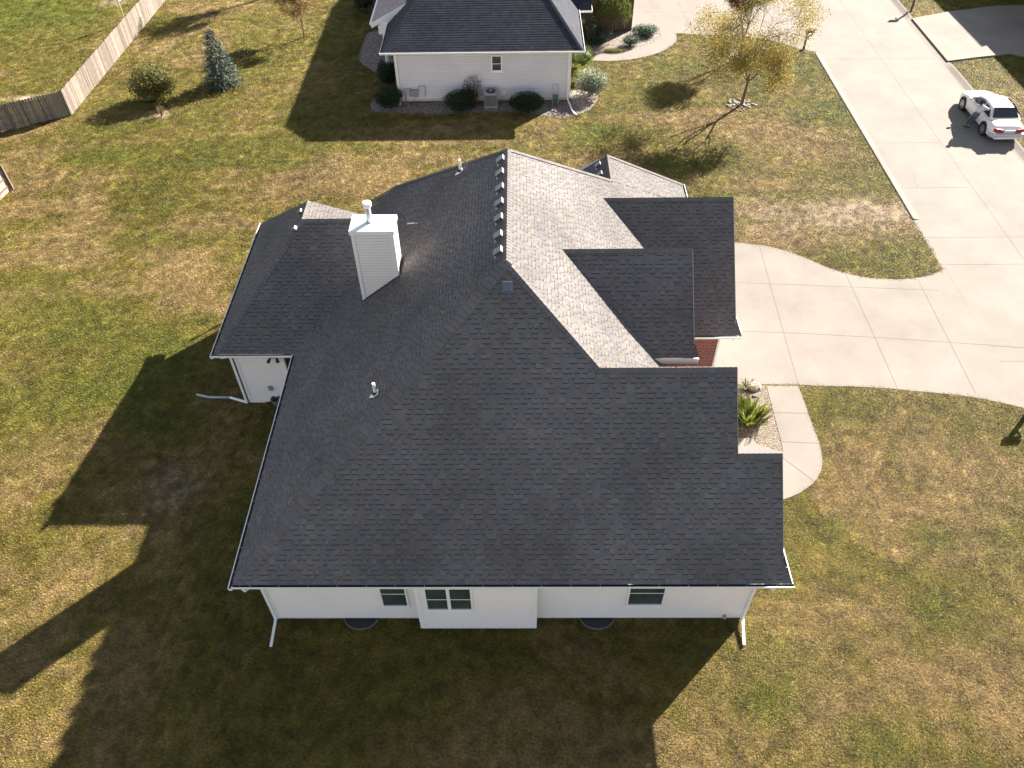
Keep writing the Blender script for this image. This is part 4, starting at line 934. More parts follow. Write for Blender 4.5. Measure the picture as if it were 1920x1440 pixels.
# bushes
def bush(name,label,c,rx,ry,h,n,size,tones,cat='shrub',group=None,stems=5,seed=0,m='leaf',core=True,lobes=9):
    rs=random.Random(seed+int(c[0]*10)); t=thing(name,label,cat,c,group); g=MB()
    for k in range(stems):
        an=k*2*math.pi/stems; g.tube([(c[0],c[1],c[2]-.05),(c[0]+rx*.35*math.cos(an),c[1]+ry*.35*math.sin(an),c[2]+h*.45),(c[0]+rx*.6*math.cos(an),c[1]+ry*.6*math.sin(an),c[2]+h*.75)],[.025,.018,.008],5)
    g.build('stem',M['bark'],t); g=MB()
    if core:
        K_=12; tn=tones[-1] if cat=='x' else tones[0]; vv=[]
        for a_ in range(1,7):
            for b_ in range(K_):
                th=math.pi*a_/7; ph=2*math.pi*b_/K_; q=.66*rs.uniform(.85,1.1); vv.append((c[0]+rx*q*math.sin(th)*math.cos(ph),c[1]+ry*q*math.sin(th)*math.sin(ph),c[2]+h*.48+h*.5*q*math.cos(th)))
        g.mesh(vv,[(a_*K_+b_,a_*K_+(b_+1)%K_,(a_+1)*K_+(b_+1)%K_,(a_+1)*K_+b_) for a_ in range(5) for b_ in range(K_)]+[tuple(range(K_-1,-1,-1)),tuple(5*K_+b_ for b_ in range(K_))],0,(tn[0]*.8,tn[1]*.8,tn[2]*.8))
    leafcloud(g,(c[0],c[1],c[2]+h*.5),(rx*.95,ry*.95,h*.5),n//2,size,tones,.95,rs=rs)
    for k in range(lobes):
        an=rs.uniform(0,6.28); q=rs.uniform(.35,.75); zc=rs.uniform(.35,.75)
        leafcloud(g,(c[0]+rx*q*math.cos(an),c[1]+ry*q*math.sin(an),c[2]+h*zc),(rx*.42,ry*.42,h*.26),n//(2*lobes),size,tones,.8,rs=rs)
    g.build('foliage',M[m],t); return t
BOX=[(.022,.040,.012),(.030,.052,.015),(.018,.032,.010),(.040,.06,.02)]
c=G(290,192); c=(c[0]+.1,c[1]+.5,c[2]); bush('rounded_bush','rounded green bush with yellow tips left of the blue spruce',c,1.35,1.25,2.1,8000,.10,[(.08,.095,.02),(.12,.12,.03),(.20,.17,.04),(.05,.065,.018),(.16,.12,.035)],seed=1)
c=G(304,218); bush('small_shrub','tiny reddish twiggy shrub in a pale bare spot',c,.28,.28,.75,260,.06,[(.16,.09,.05),(.12,.10,.05)],seed=2,lobes=4,core=False)
GB='dark clipped boxwoods along the neighbour siding wall'
for i,(px,py,rx,h,lab) in enumerate([(863,212,.95,1.1,'dark round boxwood left of the air conditioner unit'),(987,213,1.05,1.0,'dark wide boxwood right of the air conditioner unit'),
      (729,206,.85,1.15,'dark round boxwood at the left corner of the neighbour siding wall'),(727,160,.7,1.15,'dark boxwood behind the corner one beside the porch column')]):
    c=G(px,py); bush('boxwood',lab,(c[0],c[1]+.45,0),rx,.85,h,9000,.06,BOX,group=GB,seed=10+i)
c=G(888,186); bush('smoke_bush','purple brown twiggy bush against the neighbour siding',(c[0],43.0,0),.65,.35,1.75,1500,.06,[(.07,.04,.045),(.05,.035,.035),(.10,.07,.06)],seed=20,core=False)
c=G(1104,186); bush('ornamental_grass','tall silvery white flowering bush by the neighbour house corner',(c[0]+.1,c[1]+.4,0),1.0,.8,1.7,4500,.085,[(.30,.32,.24),(.16,.20,.12),(.08,.11,.05),(.42,.42,.34),(.1,.14,.06)],seed=21)
c=G(1092,150); bush('yellow_shrub','yellow green shrub low beside the neighbour downspout',(3.75,45.6,0),.5,.5,.9,900,.06,[(.22,.24,.04),(.14,.18,.03)],seed=22)
bush('green_shrub','bright green rounded shrub under the right eave of the neighbour house',(3.95,47.6,0),.75,.9,1.3,1800,.06,[(.09,.15,.02),(.14,.20,.03),(.06,.10,.02)],seed=23)
c=G(1210,68); bush('mounded_shrub','larger blue green mounded shrub by the neighbour driveway',(c[0],c[1]+.2,0),.95,.7,.65,2400,.07,[(.06,.10,.06),(.10,.15,.09),(.035,.06,.035)],seed=24)
c=G(1182,88); bush('mounded_shrub','smaller blue green mounded shrub inside the neighbour gravel bed',(c[0],c[1]+.2,0),.62,.5,.65,1600,.06,[(.05,.09,.06),(.08,.13,.09),(.03,.05,.03)],seed=25)
c=G(1132,90); bush('dark_evergreen','dark evergreen in the shade against the neighbour brick wall',(c[0]-.3,c[1]+.6,0),.9,.8,1.1,2200,.07,[(.03,.05,.03),(.05,.075,.04)],seed=26)
c=G(1150,97); bush('low_groundcover','low yellow green groundcover plant at the edge of the curved walk',(c[0],c[1],0),.8,.35,.22,900,.05,[(.12,.13,.03),(.18,.17,.04)],seed=27)
c=G(1090,60); bush('dark_evergreen','tall dark shrub beside the shaded porch right of the neighbour roof',(4.6,50.6,0),.7,.8,1.8,2200,.07,[(.025,.04,.02),(.04,.06,.03)],seed=28)
c=G(686,20); bush('dark_evergreen','very dark shrub left of the neighbour porch roof',(c[0],c[1],0),1.1,1.6,1.9,2600,.08,[(.03,.03,.02),(.045,.04,.025)],seed=29)
# planting at the front walk
rs=random.Random(4)
def blades(name,label,c,R,n,L,tones,cat='plant',wd=.03,seed=0,lift=.9):
    rs=random.Random(seed); t=thing(name,label,cat,c); g=MB()
    for _ in range(n):
        an=rs.uniform(0,6.28); r=R*math.sqrt(rs.random())*.5; p=Vector((c[0]+r*math.cos(an),c[1]+r*math.sin(an),c[2])); d=Vector((math.cos(an)*rs.uniform(.2,1),math.sin(an)*rs.uniform(.2,1),lift)).normalized(); l=L*rs.uniform(.6,1.1)
        m_=p+d*l*.6; e=m_+Vector((d.x,d.y,d.z*.1))*l*.45; s_=d.cross(Vector((0,0,1))).normalized()*wd; tn=rs.choice(tones)
        g.face([p-s_,p+s_,m_+s_*.9,m_-s_*.9],0,tn); g.face([m_-s_*.9,m_+s_*.9,e],0,tn)
    g.build('foliage',M['leaf'],t); return t
c=G(1408,785); 
FT=[(.13,.17,.025),(.19,.22,.035),(.08,.11,.018),(.25,.27,.045)]
def fern(name,label,c,R,h,n,seed):
    rs=random.Random(seed); t=thing(name,label,'plant',c); g=MB(); st=MB()
    for _ in range(n):
        an=rs.uniform(0,6.28); r=R*.45*math.sqrt(rs.random()); p=Vector((c[0]+r*math.cos(an),c[1]+r*math.sin(an),c[2])); d=Vector((math.cos(an)*rs.uniform(.15,1.1),math.sin(an)*rs.uniform(.15,1.1),1.1)).normalized(); l=h*rs.uniform(.65,1.25); tn=rs.choice(FT)
        e=p+d*l+Vector((d.x,d.y,0))*l*.15; sd_=d.cross(Vector((0,0,1))).normalized(); st.tube([p,e],[.006,.003],4,cap=False)
        for q in range(12):
            f_=.15+.85*q/12; b0_=p.lerp(e,f_); w_=.13*(1-f_*.75)
            for sg in (-1,1):
                tip=b0_+sd_*sg*w_+d*w_*.7; g.face([b0_-d*.012,b0_+d*.03,tip],0,(tn[0]*rs.uniform(.8,1.2),tn[1]*rs.uniform(.8,1.2),tn[2]))
    st.build('stem',M['bark'],t); g.build('foliage',M['leaf'],t)
fern('fern','spiky bright green fern in the tan bed by the front walk',(c[0]-.1,c[1]-.05,0),1.0,.58,150,30)
c=G(1382,775); fern('fern','yellow green fern half hidden behind the front roof edge',(c[0]-.2,c[1]+.2,0),.7,.55,80,31)
c=G(1400,728); blades('spiky_plant','spiky grass plant next to the white rock in the tan bed',c,.3,60,.55,[(.12,.15,.05),(.2,.2,.08),(.08,.10,.03)],seed=5,wd=.012)
def rock(label,c,s_,m):
    g=MB(); rs=random.Random(int(s_*1000)); k=9; vs=[]
    for z_,q in ((-.2,.9),(.25,1.0),(.55,.85),(.75,.45)):
        for j in range(k): a=2*math.pi*j/k; w_=rs.uniform(.85,1.15); vs.append((c[0]+s_*1.3*q*math.cos(a)*w_,c[1]+s_*q*math.sin(a)*w_,c[2]+s_*z_*rs.uniform(.9,1.1)))
    fs=[(i*k+j,i*k+(j+1)%k,(i+1)*k+(j+1)%k,(i+1)*k+j) for i in range(3) for j in range(k)]+[tuple(3*k+j for j in range(k))]
    g.mesh(vs,fs); o=g.build('rock',m); tag(o,label,'rock')
rock('large pale boulder in the bed at the driveway edge',G(1413,727),.24,M['rock']); rock('small dark stone below the pale boulder',G(1414,744),.08,M['mbox'])
# porch slab beside the roof
g=MB(); p=pix([(1360,827),(1411,825),(1417,836),(1467,852)]); g.prism([(4.9,13.4),(6.9,13.4),(p[3][0],p[3][1]),(p[2][0],p[2][1]),(p[1][0],p[1][1]),(4.9,p[1][1])],.0,.10); o=g.build('porch_slab',M['concrete']); tag(o,'pale concrete porch slab at the end of the front walk',kind='structure')
g=MB(); 

# ================================================================ SITE OBJECTS
def mailbox(label,base,dirx=1,h=1.05):
    t=thing('mailbox',label,'mailbox',base,'mailboxes along the street'); x,y,z=base
    g=MB(); g.box(x-.055,x+.055,y-.055,y+.055,-.1,h); g.obox((x+dirx*.2,y,h-.18),(.16,0,.12),(0,.03,0),(-.02,0,.03)); g.build('post',M['mbox'],t)
    g=MB(); n=10; pr_=[(-.09,0),(.09,0)]+[(.09*math.cos(math.pi*k/n),.14+.09*math.sin(math.pi*k/n)) for k in range(n+1)]
    L0,L1=x-dirx*.12,x+dirx*.40
    a=[(L0,y+p_[0],h+p_[1]) for p_ in pr_]; b_=[(L1,y+p_[0],h+p_[1]) for p_ in pr_]; m_=len(pr_)
    g.mesh(a+b_,[tuple(range(m_-1,-1,-1)),tuple(range(m_,2*m_))]+[(i,(i+1)%m_,m_+(i+1)%m_,m_+i) for i in range(m_)]); g.build('box',M['mbox'],t)
    g=MB(); g.box(x-.0,x+.02,y-.115,y-.095,h+.02,h+.2); g.build('flag',M['dark'],t)
c=G(1507,92); mailbox('brown mailbox on a post where the neighbour driveway meets the street',(c[0]-.05,c[1]-.1,0),1)
c=G(1706,22); mailbox('brown mailbox across the street casting its shadow over the kerb',(c[0]+.05,c[1],0),-1)
mailbox('mailbox at the right edge of the lawn beside the main driveway',(18.1+.55,18.95+.55,0),1)
# air conditioner
c=G(921,200); t=thing('air_conditioner','grey air conditioner unit between the two dark boxwoods','air conditioner',(c[0],42.75,0)); x,y=c[0],42.75
g=MB(); g.box(x-.42,x+.42,y-.40,y+.40,0,.06); g.build('pad',M['concrete'],t)
g=MB(); g.box(x-.37,x+.37,y-.36,y+.36,.08,.16); g.box(x-.37,x+.37,y-.36,y+.36,.82,.90)
for q in range(15):
    f_=-.35+q*.05; g.box(x+f_-.011,x+f_+.011,y-.36,y-.345,.16,.82); g.box(x+f_-.011,x+f_+.011,y+.345,y+.36,.16,.82); g.box(x-.37,x-.355,y+f_-.011,y+f_+.011,.16,.82); g.box(x+.355,x+.37,y+f_-.011,y+f_+.011,.16,.82)
g.build('casing',M['grey'],t,bevel=.006); g=MB(); g.box(x-.33,x+.33,y-.33,y+.33,.10,.83); g.build('coil',M['dark'],t)
g=MB(); g.tube([(x,y,.90),(x,y,.93)],[.29,.26],20); g.build('fan_grille',M['gutter_in'],t); g=MB(); g.tube([(x,y,.935),(x,y,.96)],.08,12); g.build('fan_hub',M['grey'],t)
# garden cart leaning on the wall
c=G(1041,198); x=c[0]; t=thing('hose_cart','green and grey hose cart standing against the neighbour wall','hose cart',(x,42.9,0))
g=MB()
for sx in (-.17,.17): g.tube([(x+sx,42.65,.1),(x+sx,43.15,1.05)],.018,6); g.tube([(x+sx,42.65,.1),(x+sx,42.55,.02)],.018,6)
for z_,y_ in ((1.05,43.15),(.7,42.97),(.35,42.78)): g.tube([(x-.17,y_,z_),(x+.17,y_,z_)],.016,6)
g.build('frame',M['grey'],t); g=MB(); g.tube([(x-.14,42.85,.42),(x+.14,42.85,.42)],.16,14); g.build('hose_reel',mat('green_hose',(.04,.10,.07),.5),t); 
for sx in (-.2,.2):
    g=MB(); g.tube([(x+sx-.02,42.72,.12),(x+sx+.02,42.72,.12)],.12,14); g.build('wheel',M['dark'],t)
# bird feeder pole beyond the fence
c=G(237,44); t=thing('bird_feeder','white bird feeder on a thin pole behind the long fence','bird feeder',c); g=MB(); g.tube([(c[0],c[1],-.05),(c[0],c[1],1.6)],.025,6); g.build('pole',M['pvc'],t); g=MB(); g.tube([(c[0],c[1],1.5),(c[0],c[1],1.52),(c[0],c[1],1.75),(c[0],c[1],1.9)],[.16,.13,.13,.02],10); g.build('feeder',M['pvc'],t)
t=thing('pole','thin pole behind the side wing whose shadow crosses the lawn','pole',(-9.3,28.2,0)); g=MB(); g.tube([(-9.3,28.2,-.3),(-9.3,28.2,2.75)],.05,8); g.build('shaft',M['grey'],t); g=MB(); g.tube([(-9.3,28.2,2.75),(-9.3,28.2,2.80)],[.06,.03],8); g.build('pole_cap',M['grey'],t)
# bucket behind the wing
c=G(519,757); t=thing('bucket','open grey bucket standing below the side wing wall','bucket',c); g=MB(); n=16
for k in range(n):
    a0=2*math.pi*k/n;a1=2*math.pi*(k+1)/n; P=lambda a,r,z:(c[0]+r*math.cos(a),c[1]+r*math.sin(a),c[2]+z)
    g.face([P(a0,.13,0),P(a1,.13,0),P(a1,.17,.28),P(a0,.17,.28)]); g.face([P(a1,.12,.02),P(a0,.12,.02),P(a0,.15,.28),P(a1,.15,.28)]); g.face([P(a0,.15,.28),P(a0,.175,.285),P(a1,.175,.285),P(a1,.15,.28)])
g.build('shell',mat('bucket_grey',(.16,.15,.15),.5),t); g=MB(); g.face([(c[0]+.125*math.cos(2*math.pi*k/n),c[1]+.125*math.sin(2*math.pi*k/n),c[2]+.03) for k in range(n)]); g.build('bottom',M['dark'],t)

# ================================================================ CAR
M['paint']=mat('white_car_paint',(.74,.73,.70),.22,.6); M['paint'].node_tree.nodes['Principled BSDF'].inputs['Coat Weight'].default_value=.6
M['cglass']=mat('car_glass',(.012,.013,.022),.05,.7); M['tyre']=mat('tyre_rubber',(.018,.018,.018),.8,.3); M['rim']=mat('alloy_rim',(.55,.55,.56),.3,.5,metal=.7)
M['tail']=mat('red_tail_lamp',(.32,.012,.015),.45,.4); M['bump']=mat('bumper_silver',(.50,.50,.50),.3,.5); M['plate']=mat('plate',(.55,.57,.6),.5)
rl=G(1838,252)
CXc=rl[0]+.84; CYr=rl[1]-.98     # centre x, rear bumper y
car=thing('parked_car','white sedan parked at the kerb with a person leaning in','car',(CXc,CYr+2.4,0))
LN=4.68; HW=.88
def W_(t):  # half width along length, 0 rear .. 1 front
    return HW*(1-.20*max(0,(.10-t)/.10)**2-.30*max(0,(t-.84)/.16)**2)*(1-.02*abs(t-.5))
def deck(t):  # top of the lower body
    if t<.03: return .62+ (t/.03)*.26
    if t<.20: return .90+.05*(t-.03)/.17
    if t<.70: return .96
    if t<.95: return .94-.20*((t-.70)/.25)**1.4
    return .74-.25*((t-.95)/.05)**1.6
N1=40; prof=11
def ring(t):
    w_=W_(t); zt=deck(t); zb=.20+(.06 if t<.04 or t>.96 else 0); out=[]
    # from left bottom up, across the top, down right side
    P=[(-.90,0),(-.985,.12),(-1,.35),(-.995,.62),(-.94,.86),(-.84,.965),(-.45,1.015),(0,1.03),(.45,1.015),(.84,.965),(.94,.86),(.995,.62),(1,.35),(.985,.12),(.90,0)]
    for a,b_ in P: out.append((CXc+a*w_,CYr+t*LN,zb+(zt-zb)*b_))
    return out
g=MB(); vs=[];ts=[i/N1 for i in range(N1+1)]
for t in ts: vs+=ring(t)
k=15; fs=[]
for i in range(N1):
    for j in range(k-1): fs.append((i*k+j,i*k+j+1,(i+1)*k+j+1,(i+1)*k+j))
    fs.append((i*k+k-1,i*k,(i+1)*k,(i+1)*k+k-1))
fs.append(tuple(range(k))); fs.append(tuple(N1*k+j for j in range(k-1,-1,-1)))
g.mesh(vs,fs)
# greenhouse shell
def gh(t,s_):  # t along, s 0 belt..1 roof ; half width
    return (.80-.20*s_)
T0,T1=.17,.70; R0,R1=.30,.56
gl=[]
def GP(t,w_,z): return (CXc+w_,CYr+t*LN,z)
secs=[(.165,.0),(.215,.40),(.27,.80),(.31,.95),(.36,1.0),(.45,1.03),(.52,1.0),(.56,.93),(.62,.58),(.71,.0)]
vs=[]
for t,h in secs:
    z=.95+.43*h; wb=.80; wt=.80-.19*min(h,1)
    vs+= [GP(t,-wb,.93),GP(t,-wt-.0,z-.05*min(h,1)),GP(t,-wt+.10,z-.0),GP(t,0,z+.02*min(1,h)),GP(t,wt-.10,z),GP(t,wt,z-.05*min(h,1)),GP(t,wb,.93)]
fs=[]
for i in range(len(secs)-1):
    for j in range(6): fs.append((i*7+j,i*7+j+1,(i+1)*7+j+1,(i+1)*7+j))
g.mesh(vs,fs)
body=g.build('body',M['paint'],car,True)
mod=body.modifiers.new('sub','SUBSURF'); mod.levels=1; mod.render_levels=1
def pane(name,pts,m='cglass',off=(0,0,0)):
    g=MB(); g.face([Vector(p)+Vector(off) for p in pts]); return g.build(name,M[m],car)
def secw(h): return .80-.19*h
pane('rear_window',[GP(.178,-.68,1.0),GP(.178,.68,1.0),GP(.278,.55,1.335),GP(.278,-.55,1.335)],off=(0,-.02,.03))
pane('windshield',[GP(.695,.68,1.0),GP(.695,-.68,1.0),GP(.585,-.57,1.31),GP(.585,.57,1.31)],off=(0,.03,.03))
for sd in (-1,1):
    P=[(.21,.985,.81),(.20,1.03,.79),(.25,1.17,.735),(.30,1.29,.68),(.38,1.33,.66),(.50,1.33,.66),(.55,1.27,.69),(.62,1.10,.76),(.665,.985,.80)]
    g=MB(); g.face([GP(t,sd*(w_+.012),z) for t,z,w_ in P]); g.build('side_window',M['cglass'],car)
    g=MB(); g.box(CXc+sd*.74-.02,CXc+sd*.80+.02,CYr+.405*LN-.025,CYr+.405*LN+.025,.97,1.0); g.obox(GP(.405,sd*.745,1.15),(sd*.012,0,0),(0,.022,0),(sd*-.085,0,.175)); g.build('pillar',M['paint'],car)
    g=MB(); g.obox(GP(.635,sd*.96,1.0),(.09,0,0),(0,.05,0),(0,0,.06)); g.build('mirror',M['paint'],car,bevel=.02)
    g=MB(); y0=CYr+.012; g.mesh([(CXc+sd*.30,y0+.02,.64),(CXc+sd*.70,y0+.035,.64),(CXc+sd*.80,y0+.16,.66),(CXc+sd*.80,y0+.16,.82),(CXc+sd*.70,y0+.03,.84),(CXc+sd*.36,y0+.02,.80)],[(0,1,4,5),(1,2,3,4)] if sd>0 else [(0,5,4,1),(1,4,3,2)]); 
    o=g.build('tail_lamp',M['tail'],car); o.location=o.location+Vector((0,-.05,0)); m_=o.modifiers.new('s','SOLIDIFY'); m_.thickness=.05
    for ty in (.205,.79):
        w=MB(); cx=CXc+sd*(HW-.09); cy=CYr+ty*LN; w.tube([(cx-.10*sd,cy,.33),(cx+.085*sd,cy,.33),(cx+.10*sd,cy,.33)],[.33,.33,.30],28); wo=w.build('wheel',M['tyre'],car)
        r_=MB(); xo=cx+.102*sd; r_.tube([(xo,cy,.33),(xo+.008*sd,cy,.33)],[.06,.05],12)
        for q in range(7):
            a=2*math.pi*q/7; r_.obox((xo+.003*sd,cy+.115*math.cos(a),.33+.115*math.sin(a)),(.008,0,0),(0,.085*math.cos(a),.085*math.sin(a)),(0,-.022*math.sin(a),.022*math.cos(a)))
        for q in range(24):
            a0=2*math.pi*q/24;a1=2*math.pi*(q+1)/24; r_.face([(xo+.004*sd,cy+r*math.cos(a),.33+r*math.sin(a)) for r,a in ((.19,a0),(.22,a0),(.22,a1),(.19,a1))])
        r_.build('rim',M['rim'],wo)
        w=MB(); w.tube([(cx-.2*sd,cy,.36),(cx+.058*sd+.045*sd,cy,.36)],.375,28); w.build('wheel_arch',M['tyre'],car)
g=MB(); g.mesh([(CXc-.80,CYr-.02,.36),(CXc+.80,CYr-.02,.36),(CXc+.78,CYr-.05,.56),(CXc-.78,CYr-.05,.56),(CXc-.88,CYr+.30,.36),(CXc+.88,CYr+.30,.36),(CXc+.88,CYr+.30,.56),(CXc-.88,CYr+.30,.56)],[(0,1,2,3),(1,5,6,2),(4,0,3,7),(3,2,6,7),(0,4,5,1)]); g.build('rear_bumper',M['bump'],car,bevel=.03)
g=MB(); g.box(CXc-.26,CXc+.26,CYr-.02,CYr+.01,.64,.76); g.build('number_plate',M['plate'],car)

# ================================================================ PERSON
M['skin']=mat('skin',(.40,.22,.15),.5,.4); M['shirt']=mat('pale_grey_shirt',(.52,.52,.55),.85,.2,noise_s=10,noise_a=.1); M['jeans']=mat('blue_jeans',(.07,.10,.15),.9,.2,noise_s=12,noise_a=.2); M['hair']=mat('dark_red_hair',(.06,.02,.015),.7,.3); M['shoe']=mat('dark_shoe',(.02,.022,.03),.6)
ft=G(1812,237)
per=thing('person','person in pale shirt and blue jeans leaning into the driver window of the sedan','person',ft)
def skin(name,verts,edges,rad,m,parent,lv=2,root=0):
    off=worldloc(parent); me=bpy.data.meshes.new(name); me.from_pydata([tuple(Vector(v)-off) for v in verts],edges,[]); o=bpy.data.objects.new(name,me); COL.objects.link(o); o.parent=parent
    s_=o.modifiers.new('skin','SKIN')
    for i,r in enumerate(rad):
        sv=me.skin_vertices[0].data[i]; sv.radius=(r,r) if not hasattr(r,'__len__') else r; sv.use_root=(i==root)
    s_.use_smooth_shade=True; u_=o.modifiers.new('sub','SUBSURF'); u_.levels=1; u_.render_levels=lv; me.materials.append(m); return o
F1=Vector((ft[0]-.04,ft[1]+.04,.09)); F2=Vector((ft[0]+.12,ft[1]-.06,.09))
hip=Vector(G(1831,214,.93)); chest=Vector(G(1841,202,1.20)); neck=Vector(G(1841,197.5,1.33)); head=Vector(G(1840.5,193.5,1.42)); h1=hip+Vector((-.06,.07,-.04)); h2=hip+Vector((.06,-.07,-.04))
k1=(F1+h1)/2+Vector((-.02,.06,.02)); k2=(F2+h2)/2+Vector((-.02,.06,.02))
belly=(hip+chest)/2
s1=chest+Vector((-.13,.16,.05)); s2=chest+Vector((.13,-.16,.05))
e1=s1+Vector((.06,.22,-.16)); w1=e1+Vector((.22,.08,-.02)); e2=s2+Vector((.26,-.10,-.08)); w2=e2+Vector((.14,.18,.0))
vs=[hip,belly,chest,neck,head,h1,k1,F1+Vector((0,0,.04)),F1+Vector((-.10,-.08,-.03)),h2,k2,F2+Vector((0,0,.04)),F2+Vector((-.10,-.08,-.03)),s1,e1,w1,s2,e2,w2]
ed=[(0,1),(1,2),(2,3),(3,4),(0,5),(5,6),(6,7),(7,8),(0,9),(9,10),(10,11),(11,12),(2,13),(13,14),(14,15),(2,16),(16,17),(17,18)]
ra=[.13,.13,.15,.06,.095,.09,.062,.042,.035,.09,.062,.042,.035,.06,.042,.03,.06,.042,.03]
for wv,wi,el in ((w1,15,e1),(w2,18,e2)):
    d=(wv-el).normalized(); sd=d.cross(Vector((0,0,1))).normalized(); b0=len(vs); vs.append(wv+d*.07); ra.append(.026); ed.append((wi,b0))
    for q,(o_,l_) in enumerate(((-.03,.065),(-.01,.08),(.01,.075),(.03,.055))):
        i_=len(vs); vs.append(wv+d*.10+sd*o_); vs.append(wv+d*(.10+l_*.6)+sd*o_*1.1+Vector((0,0,-.012))); vs.append(wv+d*(.10+l_)+sd*o_*1.1+Vector((0,0,-.035))); ra+=[.009,.008,.007]; ed+=[(b0,i_),(i_,i_+1),(i_+1,i_+2)]
    i_=len(vs); vs.append(wv+d*.05+sd*.05); vs.append(wv+d*.09+sd*.07+Vector((0,0,-.02))); ra+=[.011,.009]; ed+=[(wi,i_),(i_,i_+1)]
bodyp=skin('body',vs,ed,ra,M['skin'],per)
skin('shirt',[hip+Vector((.01,.02,.03)),belly,chest,neck-Vector((.03,.03,.0)),s1,s1+(e1-s1)*.7,s2,s2+(e2-s2)*.7],[(0,1),(1,2),(2,3),(2,4),(4,5),(2,6),(6,7)],[.145,.15,.172,.08,.085,.062,.085,.062],M['shirt'],per)
skin('jeans',[hip,hip+Vector((.03,.04,.06)),h1,k1,F1+Vector((0,0,.05)),h2,k2,F2+Vector((0,0,.05))],[(0,1),(0,2),(2,3),(3,4),(0,5),(5,6),(6,7)],[.15,.14,.105,.078,.06,.105,.078,.06],M['jeans'],per)
for Fx in (F1,F2): skin('shoe',[Fx+Vector((.05,.04,-.03)),Fx+Vector((-.05,-.04,-.04)),Fx+Vector((-.15,-.12,-.05))],[(0,1),(1,2)],[.05,.048,.038],M['shoe'],per)
skin('hair',[head+Vector((-.02,-.02,.035)),head+Vector((-.045,-.03,.0)),head+Vector((.03,.03,.04))],[(0,1),(0,2)],[.095,.085,.08],M['hair'],per)
hd=MB(); fw=Vector((.55,.70,-.3)).normalized(); sd=fw.cross(Vector((0,0,1))).normalized(); upv=sd.cross(fw)
def fp(nm,c,a,b,d,m): q_=MB(); q_.obox(c,a,b,d); q_.build(nm,M[m],per,bevel=.003)
for q in (-1,1): fp('eye',head+fw*.088+sd*.034*q+upv*.01,sd*.012,upv*.006,fw*.006,'dark'); fp('ear',head+sd*.095*q,sd*.008,upv*.028,fw*.016,'skin')
fp('nose',head+fw*.10-upv*.015,sd*.012,upv*.02,fw*.016,'skin'); fp('mouth',head+fw*.088-upv*.05,sd*.024,upv*.006,fw*.006,'tail')

# ================================================================ GRASS TUFTS
def inside(poly,x,y):
    c=np.zeros(len(x),bool); n=len(poly); j=n-1
    for i in range(n):
        xi,yi=poly[i];xj,yj=poly[j]
        if yi!=yj:
            m=((yi>y)!=(yj>y))&(x<(xj-xi)*(y-yi)/(yj-yi)+xi); c^=m
        j=i
    return c
tufts=[]
for vi in range(5):
    g=MB(); rs=random.Random(100+vi)
    for _ in range(16):
        an=rs.uniform(0,6.28); r=.10*math.sqrt(rs.random()); p=Vector((r*math.cos(an),r*math.sin(an),-.01)); ta=rs.uniform(0,6.28); ln=rs.uniform(.035,.085); d=Vector((math.cos(ta)*.9,math.sin(ta)*.9,rs.uniform(.35,1.2))).normalized(); s_=d.cross(Vector((0,0,1))).normalized()*rs.uniform(.006,.011)
        k_=rs.uniform(.75,1.32); m_=p+d*ln*.55; e=p+d*ln+Vector((0,0,-.012)); t=(k_*rs.uniform(.95,1.1),k_,k_*rs.uniform(.8,1.1))
        g.face([p-s_,p+s_,m_+s_*.8,m_-s_*.8],0,t); g.face([m_-s_*.8,m_+s_*.8,e],0,t)
    tufts.append(g)
N0=290000
# density follows the camera footprint: sample in picture space then drop on the ground
ux=np.random.uniform(-60,1980,N0*2); uy=np.random.uniform(-40,1490,N0*2)
D=FWD[None,:]+((ux-PX)/F)[:,None]*RGT[None,:]+((uy-720)/F)[:,None]*DWN[None,:]
T=-CAMH/D[:,2]; gx_=T*D[:,0]; gy_=T*D[:,1]
keep=(np.random.rand(len(gx_))<np.clip(.35+.65*(gy_/45),0,1)*.95)
gx_,gy_=gx_[keep],gy_[keep]
# extra tufts hugging the paved edges
ex=[];ey=[]
for poly in PAVED:
    for i in range(len(poly)):
        a=poly[i];b_=poly[(i+1)%len(poly)]; L=math.hypot(a[0]-b_[0],a[1]-b_[1])
        if L>120: 
            a=(a[0],max(min(a[1],70),-1)); b_=(b_[0],max(min(b_[1],70),-1)); L=math.hypot(a[0]-b_[0],a[1]-b_[1])
        for _ in range(int(L*14)):
            t=random.random(); ex.append(a[0]+(b_[0]-a[0])*t+random.gauss(0,.05)); ey.append(a[1]+(b_[1]-a[1])*t+random.gauss(0,.05))
gx_=np.concatenate([gx_,ex]); gy_=np.concatenate([gy_,ey])
ok=(gy_>0)&(gy_<72)&(np.abs(gx_)<38)
for poly in PAVED: ok&=~inside(poly,gx_,gy_)
gx_,gy_=gx_[ok],gy_[ok]
rgb,bare=lawn_rgb(gx_,gy_)
k_=np.random.rand(len(gx_))>bare*.8; gx_,gy_,rgb=gx_[k_],gy_[k_],rgb[k_]
print('tufts',len(gx_))
pm=bpy.data.meshes.new('grass'); pm.vertices.add(len(gx_)); pm.vertices.foreach_set('co',np.stack([gx_,gy_,gzv(gx_,gy_)],1).ravel())
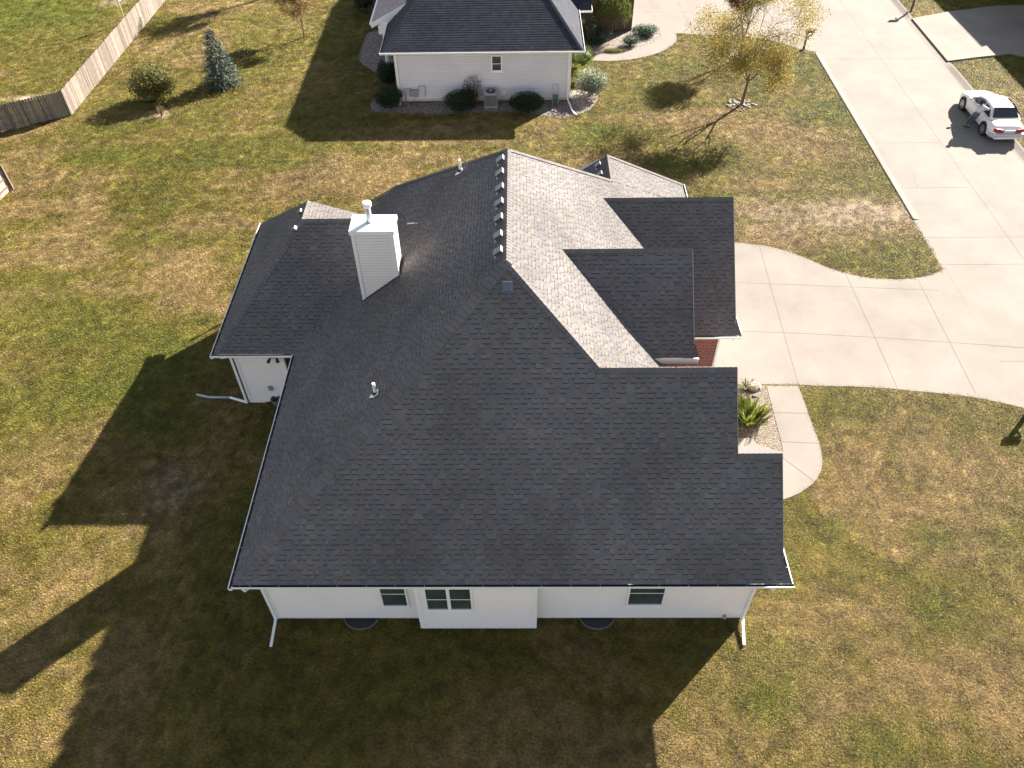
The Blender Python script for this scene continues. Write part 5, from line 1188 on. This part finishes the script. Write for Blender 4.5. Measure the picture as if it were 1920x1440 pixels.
at=pm.attributes.new('lawn','FLOAT_COLOR','POINT'); rgb2=rgb*np.random.uniform(.88,1.16,(len(rgb),1)); at.data.foreach_set('color',np.hstack([rgb2,np.ones((len(rgb),1))]).ravel())
at=pm.attributes.new('rot','FLOAT','POINT'); at.data.foreach_set('value',np.random.uniform(0,6.28,len(rgb)))
at=pm.attributes.new('siz','FLOAT','POINT'); at.data.foreach_set('value',np.random.uniform(.7,1.35,len(rgb))*(1+np.clip((gy_-15)/45,0,1)*.6))
go=bpy.data.objects.new('grass',pm); COL.objects.link(go); tag(go,'short dry grass growing over the lawns','grass',kind='stuff')
tc=bpy.data.collections.new('grass_tufts')
for g in tufts:
    o=g.build('grass_tuft',M['blade']); COL.objects.unlink(o); tc.objects.link(o)
ng=bpy.data.node_groups.new('grass','GeometryNodeTree'); ng.interface.new_socket('Geometry',in_out='INPUT',socket_type='NodeSocketGeometry'); ng.interface.new_socket('Geometry',in_out='OUTPUT',socket_type='NodeSocketGeometry')
gi=ng.nodes.new('NodeGroupInput'); gout=ng.nodes.new('NodeGroupOutput'); ip=ng.nodes.new('GeometryNodeInstanceOnPoints'); ci=ng.nodes.new('GeometryNodeCollectionInfo'); ci.inputs['Collection'].default_value=tc; ci.inputs['Separate Children'].default_value=True; ci.inputs['Reset Children'].default_value=True
ip.inputs['Pick Instance'].default_value=True
mp_=ng.nodes.new('GeometryNodeMeshToPoints')
na=ng.nodes.new('GeometryNodeInputNamedAttribute'); na.data_type='FLOAT'; na.inputs[0].default_value='rot'; cx_=ng.nodes.new('ShaderNodeCombineXYZ'); ns=ng.nodes.new('GeometryNodeInputNamedAttribute'); ns.data_type='FLOAT'; ns.inputs[0].default_value='siz'
Lk=ng.links.new; Lk(gi.outputs[0],mp_.inputs[0]); Lk(mp_.outputs[0],ip.inputs['Points']); Lk(ci.outputs[0],ip.inputs['Instance']); Lk(na.outputs[0],cx_.inputs[2]); Lk(cx_.outputs[0],ip.inputs['Rotation']); Lk(ns.outputs[0],ip.inputs['Scale']); Lk(ip.outputs[0],gout.inputs[0])
md=go.modifiers.new('grass','NODES'); md.node_group=ng
